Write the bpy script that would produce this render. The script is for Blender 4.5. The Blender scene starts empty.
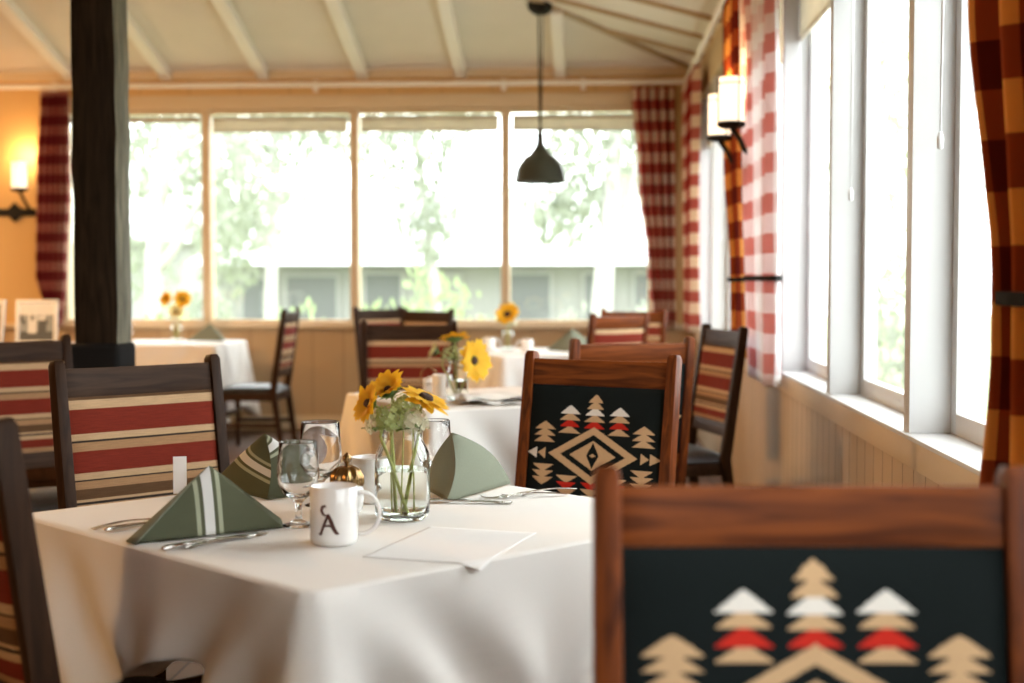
import bpy, bmesh, math, random
from mathutils import Vector, Matrix
R = math.radians; PI = math.pi
random.seed(7)
SC = bpy.context.scene
C = SC.collection

# ------------------------------------------------------------------ materials
def new_mat(name):
    m = bpy.data.materials.new(name); m.use_nodes = True
    nt = m.node_tree; b = nt.nodes['Principled BSDF']
    return m, nt, b
def setv(b, **k):
    for n, v in k.items():
        s = b.inputs[n.replace('_', ' ')]
        s.default_value = (*v, 1) if isinstance(v, tuple) and len(v) == 3 else v
def plain(name, col, rough=.6, metal=0., bump=0., scale=60., var=.12, coat=0., spec=.5):
    m, nt, b = new_mat(name)
    setv(b, Roughness=rough, Metallic=metal)
    b.inputs['Coat Weight'].default_value = coat
    b.inputs['Specular IOR Level'].default_value = spec
    tc = nt.nodes.new('ShaderNodeTexCoord'); n = nt.nodes.new('ShaderNodeTexNoise')
    n.inputs['Scale'].default_value = scale; n.inputs['Detail'].default_value = 3
    nt.links.new(tc.outputs['Object'], n.inputs['Vector'])
    mx = nt.nodes.new('ShaderNodeMix'); mx.data_type = 'RGBA'
    mx.inputs[6].default_value = (*[c*(1-var) for c in col], 1)
    mx.inputs[7].default_value = (*[min(1, c*(1+var)) for c in col], 1)
    nt.links.new(n.outputs['Fac'], mx.inputs[0]); nt.links.new(mx.outputs[2], b.inputs['Base Color'])
    if bump:
        bp = nt.nodes.new('ShaderNodeBump'); bp.inputs['Strength'].default_value = bump; bp.inputs['Distance'].default_value = .002
        nt.links.new(n.outputs['Fac'], bp.inputs['Height']); nt.links.new(bp.outputs['Normal'], b.inputs['Normal'])
    return m
def wood(name, c1, c2, rough=.35, stretch=(14, 14, 1.2), coat=.3):
    m, nt, b = new_mat(name); setv(b, Roughness=rough); b.inputs['Coat Weight'].default_value = coat
    b.inputs['Coat Roughness'].default_value = .25
    tc = nt.nodes.new('ShaderNodeTexCoord'); mp = nt.nodes.new('ShaderNodeMapping')
    mp.inputs['Scale'].default_value = stretch
    n = nt.nodes.new('ShaderNodeTexNoise'); n.inputs['Scale'].default_value = 3; n.inputs['Detail'].default_value = 6
    n.inputs['Distortion'].default_value = 1.2
    r = nt.nodes.new('ShaderNodeValToRGB'); r.color_ramp.elements[0].position = .35; r.color_ramp.elements[1].position = .68
    r.color_ramp.elements[0].color = (*c1, 1); r.color_ramp.elements[1].color = (*c2, 1)
    nt.links.new(tc.outputs['Object'], mp.inputs[0]); nt.links.new(mp.outputs[0], n.inputs['Vector'])
    nt.links.new(n.outputs['Fac'], r.inputs[0]); nt.links.new(r.outputs[0], b.inputs['Base Color'])
    bp = nt.nodes.new('ShaderNodeBump'); bp.inputs['Strength'].default_value = .12; bp.inputs['Distance'].default_value = .002
    nt.links.new(n.outputs['Fac'], bp.inputs['Height']); nt.links.new(bp.outputs['Normal'], b.inputs['Normal']); b.inputs['Specular IOR Level'].default_value = .1
    return m
def uvnode(nt):
    t = nt.nodes.new('ShaderNodeTexCoord'); s = nt.nodes.new('ShaderNodeSeparateXYZ')
    nt.links.new(t.outputs['UV'], s.inputs[0]); return t, s
def mth(nt, op, a, b=None):
    n = nt.nodes.new('ShaderNodeMath'); n.operation = op
    for i, v in enumerate((a, b)):
        if v is None: continue
        if isinstance(v, (int, float)): n.inputs[i].default_value = v
        else: nt.links.new(v, n.inputs[i])
    return n.outputs[0]
def striped(name, stops, axis=1, scale=1., rough=.9, bump=.5, vary=.34, noise=(9, 120)):
    """constant colour bands along one UV axis"""
    m, nt, b = new_mat(name); setv(b, Roughness=rough); b.inputs['Specular IOR Level'].default_value = .15
    t, s = uvnode(nt); r = nt.nodes.new('ShaderNodeValToRGB'); r.color_ramp.interpolation = 'CONSTANT'
    els = r.color_ramp.elements
    while len(els) < len(stops): els.new(.5)
    for e, (p, c) in zip(sorted(els, key=lambda e: e.position), stops): pass
    for i, (p, c) in enumerate(stops): els[i].position = p; els[i].color = (*c, 1)
    n = nt.nodes.new('ShaderNodeTexNoise'); mp = nt.nodes.new('ShaderNodeMapping'); mp.inputs['Scale'].default_value = (noise[0], noise[1], 1)
    nt.links.new(t.outputs['UV'], mp.inputs[0]); nt.links.new(mp.outputs[0], n.inputs['Vector']); n.inputs['Scale'].default_value = 1; n.inputs['Detail'].default_value = 4
    f = nt.nodes.new('ShaderNodeTexNoise'); f.inputs['Scale'].default_value = 180; nt.links.new(t.outputs['UV'], f.inputs['Vector'])
    nt.links.new(s.outputs[axis], r.inputs[0])
    k = mth(nt, 'ADD', mth(nt, 'MULTIPLY', n.outputs['Fac'], vary*2), mth(nt, 'MULTIPLY', f.outputs['Fac'], vary*2))
    k = mth(nt, 'ADD', k, 1-2*vary)
    vm = nt.nodes.new('ShaderNodeVectorMath'); vm.operation = 'SCALE'
    nt.links.new(r.outputs[0], vm.inputs[0]); nt.links.new(k, vm.inputs['Scale']); nt.links.new(vm.outputs[0], b.inputs['Base Color'])
    bp = nt.nodes.new('ShaderNodeBump'); bp.inputs['Strength'].default_value = bump; bp.inputs['Distance'].default_value = .001
    nt.links.new(f.outputs['Fac'], bp.inputs['Height']); nt.links.new(bp.outputs['Normal'], b.inputs['Normal'])
    return m
def checked(name, light, mid, dark, c=.08, trans=.35):
    m, nt, b = new_mat(name); setv(b, Roughness=.9); b.inputs['Specular IOR Level'].default_value = .1
    t, s = uvnode(nt)
    def band(o, off=0.): return mth(nt, 'GREATER_THAN', mth(nt, 'FRACT', mth(nt, 'ADD', mth(nt, 'MULTIPLY', o, 1/(2*c)), off)), .5)
    k = mth(nt, 'MULTIPLY', mth(nt, 'ADD', band(s.outputs[0]), band(s.outputs[1], .2)), .5)
    r = nt.nodes.new('ShaderNodeValToRGB'); r.color_ramp.interpolation = 'CONSTANT'
    e = r.color_ramp.elements; e.new(.7); e[0].position = 0; e[1].position = .3; e[2].position = .8
    for q, cc in zip(e, (light, mid, dark)): q.color = (*cc, 1)
    nt.links.new(k, r.inputs[0]); nt.links.new(r.outputs[0], b.inputs['Base Color'])
    tr = nt.nodes.new('ShaderNodeBsdfTranslucent'); nt.links.new(r.outputs[0], tr.inputs[0])
    mx = nt.nodes.new('ShaderNodeMixShader'); mx.inputs[0].default_value = trans
    nt.links.new(b.outputs[0], mx.inputs[1]); nt.links.new(tr.outputs[0], mx.inputs[2])
    nt.links.new(mx.outputs[0], nt.nodes['Material Output'].inputs[0])
    return m
def leafmat(name, col, trans=.4):
    m = plain(name, col, .7, scale=8, var=.35); nt = m.node_tree; b = nt.nodes['Principled BSDF']
    tr = nt.nodes.new('ShaderNodeBsdfTranslucent'); tr.inputs[0].default_value = (*col, 1)
    mx = nt.nodes.new('ShaderNodeMixShader'); mx.inputs[0].default_value = trans
    nt.links.new(b.outputs[0], mx.inputs[1]); nt.links.new(tr.outputs[0], mx.inputs[2]); nt.links.new(mx.outputs[0], nt.nodes['Material Output'].inputs[0])
    return m
def thin_glass(name, tint=(.97, .99, .98), refl=1.0, ior=1.45):
    m, nt, b = new_mat(name); nt.nodes.remove(b)
    t = nt.nodes.new('ShaderNodeBsdfTransparent'); t.inputs[0].default_value = (*tint, 1)
    g = nt.nodes.new('ShaderNodeBsdfGlossy'); g.inputs['Roughness'].default_value = .014
    f = nt.nodes.new('ShaderNodeLayerWeight'); f.inputs[0].default_value = .5
    mx = nt.nodes.new('ShaderNodeMixShader')
    nt.links.new(mth(nt, 'ADD', mth(nt, 'MULTIPLY', mth(nt, 'POWER', f.outputs['Facing'], 5), refl), .04), mx.inputs[0]); nt.links.new(t.outputs[0], mx.inputs[1]); nt.links.new(g.outputs[0], mx.inputs[2])
    nt.links.new(mx.outputs[0], nt.nodes['Material Output'].inputs[0]); return m
def glass(name, ior=1.45, col=(1, 1, 1)):
    m, nt, b = new_mat(name); setv(b, Roughness=.0, IOR=ior); b.inputs['Base Color'].default_value = (*col, 1)
    b.inputs['Transmission Weight'].default_value = 1.; return m
def emit(name, col, s):
    m, nt, b = new_mat(name); setv(b, Roughness=.4); b.inputs['Base Color'].default_value = (*col, 1)
    b.inputs['Emission Color'].default_value = (*col, 1); b.inputs['Emission Strength'].default_value = s; return m
def planks(name, c1, c2, axis, width, groove=.5, rough=.6):
    """boards along Z (walls) or Y (floor); groove lines every width metres along axis"""
    m, nt, b = new_mat(name); setv(b, Roughness=rough)
    t = nt.nodes.new('ShaderNodeTexCoord'); s = nt.nodes.new('ShaderNodeSeparateXYZ'); nt.links.new(t.outputs['Object'], s.inputs[0])
    q = mth(nt, 'MULTIPLY', s.outputs[axis], 1/width); fr = mth(nt, 'FRACT', q)
    g = mth(nt, 'LESS_THAN', mth(nt, 'ABSOLUTE', mth(nt, 'SUBTRACT', fr, .5)), .5-.05*.1/width)
    w = nt.nodes.new('ShaderNodeTexWhiteNoise'); w.noise_dimensions = '1D'; nt.links.new(mth(nt, 'FLOOR', q), w.inputs['W'])
    mx = nt.nodes.new('ShaderNodeMix'); mx.data_type = 'RGBA'; mx.inputs[6].default_value = (*c1, 1); mx.inputs[7].default_value = (*c2, 1)
    nt.links.new(w.outputs[0], mx.inputs[0])
    m2 = nt.nodes.new('ShaderNodeMix'); m2.data_type = 'RGBA'; m2.inputs[6].default_value = (*[c*groove for c in c1], 1)
    nt.links.new(g, m2.inputs[0]); nt.links.new(mx.outputs[2], m2.inputs[7]); nt.links.new(m2.outputs[2], b.inputs['Base Color'])
    bp = nt.nodes.new('ShaderNodeBump'); bp.inputs['Strength'].default_value = .6; bp.inputs['Distance'].default_value = .004
    nt.links.new(g, bp.inputs['Height']); nt.links.new(bp.outputs['Normal'], b.inputs['Normal'])
    return m

M = {}
M['walnut'] = wood('dark walnut', (.020, .009, .004), (.042, .019, .009), .5, coat=0)
M['cherry'] = wood('reddish cherry', (.055, .013, .004), (.17, .042, .009), .42, coat=0)
M['walnut_h'] = wood('dark walnut horizontal', (.026, .012, .006), (.052, .026, .013), .5, stretch=(1.2, 14, 14), coat=0)
M['cherry_h'] = wood('reddish cherry horizontal', (.07, .017, .005), (.20, .052, .011), .42, stretch=(1.2, 14, 14), coat=0)
M['black_vinyl'] = plain('black seat vinyl', (.012, .012, .013), .42, scale=200, bump=.15)
M['linen'] = plain('white table linen', (.80, .785, .75), .85, scale=350, bump=.12, var=.02, spec=.15)
M['paper'] = plain('white paper', (.84, .84, .83), .7, var=.01)
M['china'] = plain('white glazed china', (.84, .83, .81), .12, var=.01, coat=.4)
M['logo'] = plain('brown mug print', (.07, .02, .012), .3)
M['steel'] = plain('polished cutlery steel', (.62, .60, .57), .18, metal=1., var=.03)
M['brass'] = plain('aged brass', (.26, .16, .07), .25, metal=1., var=.2)
M['iron'] = plain('black iron', (.010, .009, .008), .65, spec=.2)
M['shade'] = plain('dark green enamel', (.028, .034, .026), .28, var=.1, coat=.4)
M['shade_in'] = plain('cream enamel', (.7, .68, .6), .4)
M['cream'] = plain('cream wall paint', (.56, .42, .24), .7, scale=3, var=.04)
M['trim'] = plain('cream trim paint', (.60, .47, .30), .5, scale=5, var=.04)
M['white_trim'] = plain('white window paint', (.58, .59, .59), .45, scale=5, var=.03)
M['rib'] = plain('shaded rib paint', (.42, .31, .18), .7, scale=4, var=.05)  # ribs browned: the shade on their sides is in the colour
M['ceil'] = plain('ceiling board paint', (.68, .62, .52), .8, scale=4, var=.05)
M['rafter'] = plain('rafter paint', (.80, .76, .68), .6, scale=4, var=.04)
M['wains_y'] = planks('beaded board wainscot side', (.46, .34, .21), (.50, .37, .23), 1, .13)
M['wains_x'] = planks('board wainscot back', (.44, .30, .16), (.47, .33, .18), 0, .26, .75)
M['wall_x'] = planks('cream boarding', (.60, .38, .15), (.62, .40, .17), 0, .42, .75)
M['floor'] = planks('dark wood floor', (.085, .045, .025), (.12, .065, .035), 0, .12, .4, .7)
M['blind'] = leafmat('rolled linen blind', (.66, .62, .52), .45)
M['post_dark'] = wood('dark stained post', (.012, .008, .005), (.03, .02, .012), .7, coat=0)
M['post_lit_side'] = wood('lit side of dark post', (.07, .067, .045), (.19, .18, .125), .6, coat=0)
M['pane'] = thin_glass('window glass', refl=.45)
M['tumbler'] = glass('drinking glass')
M['jar'] = glass('jar glass', 1.22, (.97, 1, .99))
M['water'] = glass('water', 1.14, (.97, .99, .98))
M['lamp_glass'] = emit('glowing frosted lamp glass', (1., .84, .62), 1.25)
M['plaid'] = checked('dark red plaid cotton', (.52, .34, .26), (.28, .07, .06), (.13, .012, .018), .08, .2)
M['band'] = plain('black woven band', (.012, .012, .012), .95, spec=.1)
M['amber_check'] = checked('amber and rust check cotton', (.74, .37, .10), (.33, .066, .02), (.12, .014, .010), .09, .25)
M['red_check'] = checked('red and cream buffalo check cotton', (.74, .60, .46), (.46, .12, .09), (.26, .014, .016), .085, .35)
M['pale_check'] = checked('pale red and white check cotton', (.82, .81, .82), (.76, .66, .67), (.64, .32, .31), .085, .45)
M['sage'] = plain('sage napkin cotton', (.185, .20, .15), .9, scale=300, bump=.2, var=.1, spec=.1)
M['petal'] = leafmat('sunflower yellow petal', (.92, .50, .02), .35)
M['petal_pale'] = leafmat('pale cream petal', (.80, .72, .42), .35)
M['disk'] = plain('dark flower centre', (.05, .022, .012), .9, scale=300, bump=1.)
M['green'] = leafmat('flower leaf green', (.15, .24, .06), .35)
M['stemg'] = plain('green stem', (.40, .42, .12), .6)
M['floret'] = leafmat('pale green floret', (.52, .60, .26), .4)
M['floret_w'] = leafmat('off white floret', (.72, .70, .52), .4)
# upholstery: striped blanket wool
TAN = (.33, .19, .095); CRM = (.45, .30, .17); RED = (.16, .020, .010); BRN = (.10, .052, .024); DK = (.03, .02, .016)
def st(lst):  # measured from the top of the pad, UV v runs upward
    out = []; acc = sorted([(1-b, c) for (a, b, c) in lst]); return [(max(0, p), c) for p, c in acc]
M['blanket'] = striped('striped blanket wool', st([(0, .025, BRN), (.025, .095, CRM), (.095, .285, RED), (.285, .335, CRM), (.335, .35, DK), (.35, .415, TAN),
    (.415, .58, RED), (.58, .63, CRM), (.63, .642, DK), (.642, .70, TAN), (.70, .78, BRN), (.78, .80, CRM), (.80, .82, DK), (.82, .86, CRM), (.86, .95, RED), (.95, 1., TAN)]))
M['nav_bg'] = plain('black green blanket ground', (.006, .009, .009), .95, scale=250, bump=.3, spec=.15)
M['nav_tan'] = plain('tan blanket weave', (.55, .36, .20), .95, scale=250, bump=.3, spec=.1)
M['nav_white'] = plain('off white blanket weave', (.74, .70, .64), .95, scale=250, bump=.3, spec=.1)
M['nav_red'] = plain('red blanket weave', (.50, .025, .015), .95, scale=250, bump=.3, spec=.1)

# ------------------------------------------------------------------ mesh builder
class MB:
    def __init__(s): s.v = []; s.f = []; s.mi = []; s.uv = []; s.T = Matrix.Identity(4)
    def add(s, vs, fs, mi=0, uvs=None):
        o = len(s.v); s.v += [tuple(s.T @ Vector(p)) for p in vs]
        for i, f in enumerate(fs):
            s.f.append([o+j for j in f]); s.mi.append(mi if isinstance(mi, int) else mi[i]); s.uv.append([uvs[j] for j in f] if uvs else [(0, 0)]*len(f))
        return s
    def box(s, x0, x1, y0, y1, z0, z1, mi=0):
        return s.add([(x, y, z) for x in (x0, x1) for y in (y0, y1) for z in (z0, z1)],
                     [(0, 1, 3, 2), (4, 6, 7, 5), (0, 4, 5, 1), (2, 3, 7, 6), (0, 2, 6, 4), (1, 5, 7, 3)], mi)
    def bar(s, pts, w, d, right=(1, 0, 0), mi=0):
        """rectangular section swept along pts; w across `right`, d across the third axis (lists allowed)"""
        n = len(pts); vs = []; r0 = Vector(right).normalized()
        for i, p in enumerate(pts):
            p = Vector(p); t = (Vector(pts[min(i+1, n-1)])-Vector(pts[max(i-1, 0)])).normalized()
            r = (r0-t*r0.dot(t)).normalized(); u = t.cross(r)
            ww = (w[i] if isinstance(w, (list, tuple)) else w)/2; dd = (d[i] if isinstance(d, (list, tuple)) else d)/2
            vs += [p-r*ww-u*dd, p+r*ww-u*dd, p+r*ww+u*dd, p-r*ww+u*dd]
        fs = [(3, 2, 1, 0), tuple(4*(n-1)+k for k in range(4))]
        for i in range(n-1):
            for k in range(4): a = 4*i+k; b = 4*i+(k+1) % 4; fs.append((a, b, b+4, a+4))
        return s.add(vs, fs, mi)
    def tube(s, pts, r, n=10, mi=0):
        P = [Vector(p) for p in pts]; m = len(P); vs = []; prev = None
        for i, p in enumerate(P):
            t = (P[min(i+1, m-1)]-P[max(i-1, 0)]).normalized()
            if prev is None: a = Vector((0, 0, 1)) if abs(t.z) < .9 else Vector((1, 0, 0)); x = t.cross(a).normalized()
            else: x = (prev-t*prev.dot(t)).normalized()
            prev = x; y = t.cross(x); rr = r[i] if isinstance(r, (list, tuple)) else r
            vs += [p+(x*math.cos(2*PI*k/n)+y*math.sin(2*PI*k/n))*rr for k in range(n)]
        fs = [tuple(reversed(range(n))), tuple((m-1)*n+k for k in range(n))]
        for i in range(m-1):
            for k in range(n): fs.append((i*n+k, i*n+(k+1) % n, (i+1)*n+(k+1) % n, (i+1)*n+k))
        return s.add(vs, fs, mi)
    def lathe(s, prof, n=32, c=(0, 0, 0), mi=0, sq=0., rib=0, ribamp=0.):
        vs = []
        for (r, z) in prof:
            for k in range(n):
                a = 2*PI*k/n; e = 1.
                if sq: e = (abs(math.cos(a))**(2+sq)+abs(math.sin(a))**(2+sq))**(-1/(2+sq))
                if rib: e *= 1+ribamp*math.cos(rib*a)
                vs.append((c[0]+r*e*math.cos(a), c[1]+r*e*math.sin(a), c[2]+z))
        fs = []; m = len(prof)
        for i in range(m-1):
            for k in range(n): fs.append((i*n+k, i*n+(k+1) % n, (i+1)*n+(k+1) % n, (i+1)*n+k))
        if prof[0][0] > 1e-6: fs.append(tuple(reversed(range(n))))
        if prof[-1][0] > 1e-6: fs.append(tuple((m-1)*n+k for k in range(n)))
        return s.add(vs, fs, mi)
    def grid(s, fn, nu, nv, mi=0, uvf=None, closed=False):
        vs = []; uvs = []
        for j in range(nv+1):
            for i in range(nu if closed else nu+1):
                vs.append(fn(i/nu, j/nv)); uvs.append(uvf(i/nu, j/nv) if uvf else (i/nu, j/nv))
        w = nu if closed else nu+1; fs = []; ms = []
        for j in range(nv):
            for i in range(nu):
                a = j*w+i; b = j*w+(i+1) % w; fs.append((a, b, b+w, a+w)); ms.append(mi((i+.5)/nu, (j+.5)/nv) if callable(mi) else mi)
        return s.add(vs, fs, ms, uvs)
    def build(s, name, mats, parent=None, smooth=False, bevel=0., solid=0., merge=False, segs=2):
        me = bpy.data.meshes.new(name)
        me.from_pydata(s.v, [], s.f)
        for m in (mats if isinstance(mats, (list, tuple)) else [mats]): me.materials.append(m)
        me.polygons.foreach_set('material_index', s.mi)
        ul = me.uv_layers.new(name='UVMap'); flat = [c for f in s.uv for uv in f for c in uv]; ul.data.foreach_set('uv', flat)
        if merge or bevel:
            bm = bmesh.new(); bm.from_mesh(me)
            if merge: bmesh.ops.remove_doubles(bm, verts=bm.verts, dist=1e-5)
            bmesh.ops.recalc_face_normals(bm, faces=bm.faces)
            if bevel:
                es = [e for e in bm.edges if len(e.link_faces) == 2 and e.calc_face_angle(0) > .5]
                bmesh.ops.bevel(bm, geom=es, offset=bevel, segments=segs, profile=.6, affect='EDGES', clamp_overlap=True)
            bm.to_mesh(me); bm.free()
        if smooth or bevel:
            me.shade_smooth()
            if not smooth or smooth == 'auto':
                me.set_sharp_from_angle(angle=R(40))
        o = bpy.data.objects.new(name, me); C.objects.link(o)
        if solid:
            md = o.modifiers.new('thickness', 'SOLIDIFY'); md.thickness = solid; md.offset = 0
        if parent: o.parent = parent
        return o
def thing(name, loc=(0, 0, 0), rz=0., label=None, cat=None, group=None):
    o = bpy.data.objects.new(name, None); C.objects.link(o); o.location = loc; o.rotation_euler = (0, 0, rz); o.empty_display_size = .05
    return tag(o, label, cat, group)
def tag(o, label=None, cat=None, group=None, kind=None):
    for k, v in (('label', label), ('category', cat), ('group', group), ('kind', kind)):
        if v: o[k] = v
    return o
def struct(o, label=None, cat=None): return tag(o, label, cat, None, 'structure')
def copy_tree(o, parent=None):
    c = o.copy(); C.objects.link(c)
    if parent: c.parent = parent
    for ch in list(o.children): copy_tree(ch, c)
    return c

# ------------------------------------------------------------------ the room
WX = .82; FY = 11.5; LX = -10.; BY = -5.0; S = .27; EZ = 2.967; RY = 5.0
SILL = .852; WT = 2.65
def cz(x, y):
    return min(EZ+S*(FY-y), EZ+S*(WX-x), EZ+S*(FY-RY), EZ+S*(y-BY)+.2)
MB().box(LX-.2, WX+.3, BY-.2, FY+.2, -.12, 0).build('floor', M['floor']); struct(bpy.data.objects['floor'], 'dark wooden plank floor of the dining room', 'floor')
cm = MB()
def cpt(u, v):
    x = LX-.1+(WX+.12-LX+.1)*u; y = BY-.1+(FY+.12-BY+.1)*v; return (x, y, cz(x, y))
cm.grid(cpt, 64, 146)
o = cm.build('ceiling', M['ceil'], solid=.03); struct(o, 'sloping boarded ceiling painted warm off-white', 'ceiling')
# far wall in pieces, one mesh
W4 = [-4.44, -3.223, -1.985, -.735, .47]          # outer edges / mullion centres
f = MB()
f.box(LX, WX+.2, FY, FY+.14, 0, .845)
o = f.build('wall_far', M['wains_x']); struct(o, 'tan boarded wainscot below the far windows', 'wall')
f = MB(); f.box(LX, WX+.2, FY, FY+.14, WT+.06, EZ+.25); f.box(LX, W4[0]-.04, FY, FY+.14, .845, WT+.06); f.box(W4[4]+.04, WX+.2, FY, FY+.14, .845, WT+.06)
o = f.build('wall_far_upper', M['wall_x']); struct(o, 'cream boarded wall around the far windows', 'wall')
f = MB(); f.box(W4[0]-.07, W4[4]+.07, FY-.035, FY+.02, WT+.0, WT+.12)
o = f.build('trim_1', M['trim'], bevel=.004); struct(o, 'flat cream board above the far windows', 'trim')
f = MB(); f.box(LX, WX, FY-.05, FY, 2.90, 2.98)
o = f.build('trim_2', M['trim'], bevel=.006); struct(o, 'cream board where the far wall meets the ceiling', 'trim')
f = MB(); f.box(LX, WX, FY-.06, FY+.14, .845, .885)
o = f.build('trim_3', M['trim'], bevel=.005); struct(o, 'cream sill ledge along the far windows', 'trim')
for i in range(4):
    a, b = W4[i], W4[i+1]; f = MB(); e = .035
    f.box(a-.001, a+e, FY-.02, FY+.12, .885, WT); f.box(b-e, b+.001, FY-.02, FY+.12, .885, WT)
    f.box(a+e, b-e, FY+.01, FY+.12, .885, .915); f.box(a+e, b-e, FY+.01, FY+.12, WT-.03, WT)
    w = f.build(f'window_{i+1}', M['trim'], bevel=.003)
    struct(w, ['far window beside the dark post, outermost on the left', 'far window just right of the dark post', 'far window with bright shrubs outside, above the striped chair',
               'far window behind the hanging lamp'][i], 'window')
    MB().box(a+e, b-e, FY+.07, FY+.076, .915, WT-.03).build('pane', M['pane'], w)
    zb = [2.56, 2.475, 2.475, 2.475][i]; bl = MB(); bl.box(a+e+.02, b-e-.02, FY+.015, FY+.022, zb, 2.585)
    bl.tube([(a+e+.02, FY+.02, 2.585), (b-e-.02, FY+.02, 2.585)], .016, 10); bl.tube([(a+e+.02, FY+.02, zb), (b-e-.02, FY+.02, zb)], .010, 10)
    bl.build('blind', M['blind'], w, smooth='auto')
# right wall
f = MB(); f.box(WX, WX+.16, BY, FY, 0, SILL-.06); o = f.build('wall_right', M['wains_y']); struct(o, 'tan beaded board wainscot under the side windows', 'wall')
f = MB(); f.box(WX, WX+.16, BY, FY, 2.66, EZ+.05); f.box(WX, WX+.16, 11.1, FY, SILL-.06, 2.66); f.box(WX, WX+.16, BY, -1.26, SILL-.06, 2.66)
o = f.build('wall_right_upper', M['cream']); struct(o, 'cream wall above the side windows', 'wall')
f = MB(); f.box(WX-.012, WX+.02, BY, FY, SILL-.085, SILL-.012); o = f.build('trim_4', M['trim'], bevel=.004); struct(o, 'beige apron board under the side window ledge', 'trim')
f = MB(); f.box(WX-.02, WX+.17, BY, FY, SILL-.012, SILL); o = f.build('trim_5', M['white_trim'], bevel=.003); struct(o, 'white ledge running under the side windows', 'trim')
PITCH = 1.235; m0 = 4.95
my = [m0+PITCH*k for k in range(-5, 6)]            # mullion centres
for k, y in enumerate(my):
    f = MB(); f.box(WX-.006, WX+.155, y-.042, y+.022, SILL, 2.66)
    o = f.build(f'trim_{6+k}', M['white_trim'], bevel=.003); struct(o, None, None)
    o['label'] = 'painted upright between the side windows'; o['category'] = 'mullion'
wn = 5
for k in range(len(my)-1):
    a = my[k]+.022; b = my[k+1]-.042; f = MB(); e = .05; X0 = WX+.10; X1 = WX+.14
    f.box(X0, X1, a, a+e, SILL, 2.66); f.box(X0, X1, b-e, b, SILL, 2.66); f.box(X0, X1, a+e, b-e, SILL, SILL+.055); f.box(X0, X1, a+e, b-e, 2.60, 2.66)
    w = f.build(f'window_{wn}', M['white_trim'], bevel=.003); wn += 1
    struct(w, 'tall white framed casement in the side wall', 'window')
    MB().box(X0+.018, X0+.024, a+e, b-e, SILL+.055, 2.60).build('pane', M['pane'], w)
    bl = MB(); bl.box(WX+.055, WX+.061, a+.01, b-.01, 2.28, 2.60); bl.tube([(WX+.058, a+.01, 2.61), (WX+.058, b-.01, 2.61)], .022, 10); bl.tube([(WX+.058, a+.01, 2.28), (WX+.058, b-.01, 2.28)], .010, 8)
    bl.build('blind', M['blind'], w, smooth='auto')
    cd = MB(); y = b-.08; zt = 1.62 if k % 2 else 1.56
    cd.tube([(WX+.045, y, 2.28), (WX+.045, y, zt)], .0022, 6); cd.tube([(WX+.045, y-.03, 2.28), (WX+.045, y-.012, (2.28+zt)/2), (WX+.045, y, zt)], .0022, 6)
    cd.lathe([(.001, -.045), (.008, -.04), (.009, -.015), (.004, 0), (.001, .002)], 12, (WX+.045, y, zt))
    cd.build('blind_cord', M['white_trim'], w, smooth=True)
M['brown'] = planks('dark brown boarding', (.10, .055, .03), (.12, .065, .035), 1, .2)
f = MB(); f.box(LX-.15, LX, BY, FY, 0, 5); o = f.build('wall_left', M['brown']); struct(o, 'dark brown wall', 'wall')
f = MB(); f.box(LX, WX+.15, BY-.15, BY, 0, 5); o = f.build('wall_back', M['brown']); struct(o, 'dark brown wall', 'wall')
f = MB(); f.box(LX, WX-.02, FY-.02, FY, 0, .12); o = f.build('baseboard_far', M['trim'], bevel=.004); struct(o, 'tan baseboard along the far wall', 'baseboard')
# rafters (far slope) and jack rafters (side slope)
for i, x in enumerate([-7.58, -6.77, -5.96, -5.15, -4.35, -3.54, -2.73, -1.91, -1.10, -.29]):
    y1 = FY-max(0, 0); yt = FY-(WX-x)                # where the slope meets the hip
    y0 = max(RY, yt)
    f = MB(); f.bar([(x, FY, EZ-.035), (x, y0, EZ-.035+S*(FY-y0))], .095, .085)
    o = f.build(f'rafter_{i+1}' if 0 else 'ceiling_beam', M['rafter'], bevel=.004); struct(o, 'off-white painted rafter on the sloping ceiling', 'rafter')
for i in range(17):
    y = 10.75-.72*i
    if y < BY: break
    d = min(FY-y, FY-RY); x0 = WX-d
    f = MB(); f.bar([(WX, y, EZ-.02), (x0, y, EZ-.02+S*d)], .05, .05, right=(0, 1, 0)); o = f.build('ceiling_beam', M['rib'], bevel=.003); struct(o, 'thin painted rib on the hipped side of the ceiling', 'rafter')
f = MB(); f.bar([(WX, FY, EZ-.02), (WX-6.2, FY-6.2, EZ-.02+S*6.2)], .06, .05, right=(1, -1, 0)); o = f.build('ceiling_beam', M['rib'], bevel=.003); struct(o, 'diagonal hip rib running to the far corner of the ceiling', 'rafter')
# dark timber post
pt = thing('timber_post', (-2.07, 5.79, 0), 0, 'square dark stained timber post with light painted on its right side, rising to the ceiling', 'post')
f = MB(); rnd = random.Random(3); n = 26
f.bar([(rnd.uniform(-.004, .004), rnd.uniform(-.002, .002), (cz(-2.07, 5.79)-.03)*i/n) for i in range(n+1)], [.185+rnd.uniform(-.006, .006) for _ in range(n+1)], .18)
po = f.build('post_shaft', [M['post_dark'], M['post_lit_side']], pt, bevel=.008)
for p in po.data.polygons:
    if p.normal.x > .7: p.material_index = 1  # light on the right face is painted as a paler material
MB().box(-.115, .104, -.115, .115, 0, .985).build('foot_cladding', M['band'], pt, bevel=.025, segs=4)

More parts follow.
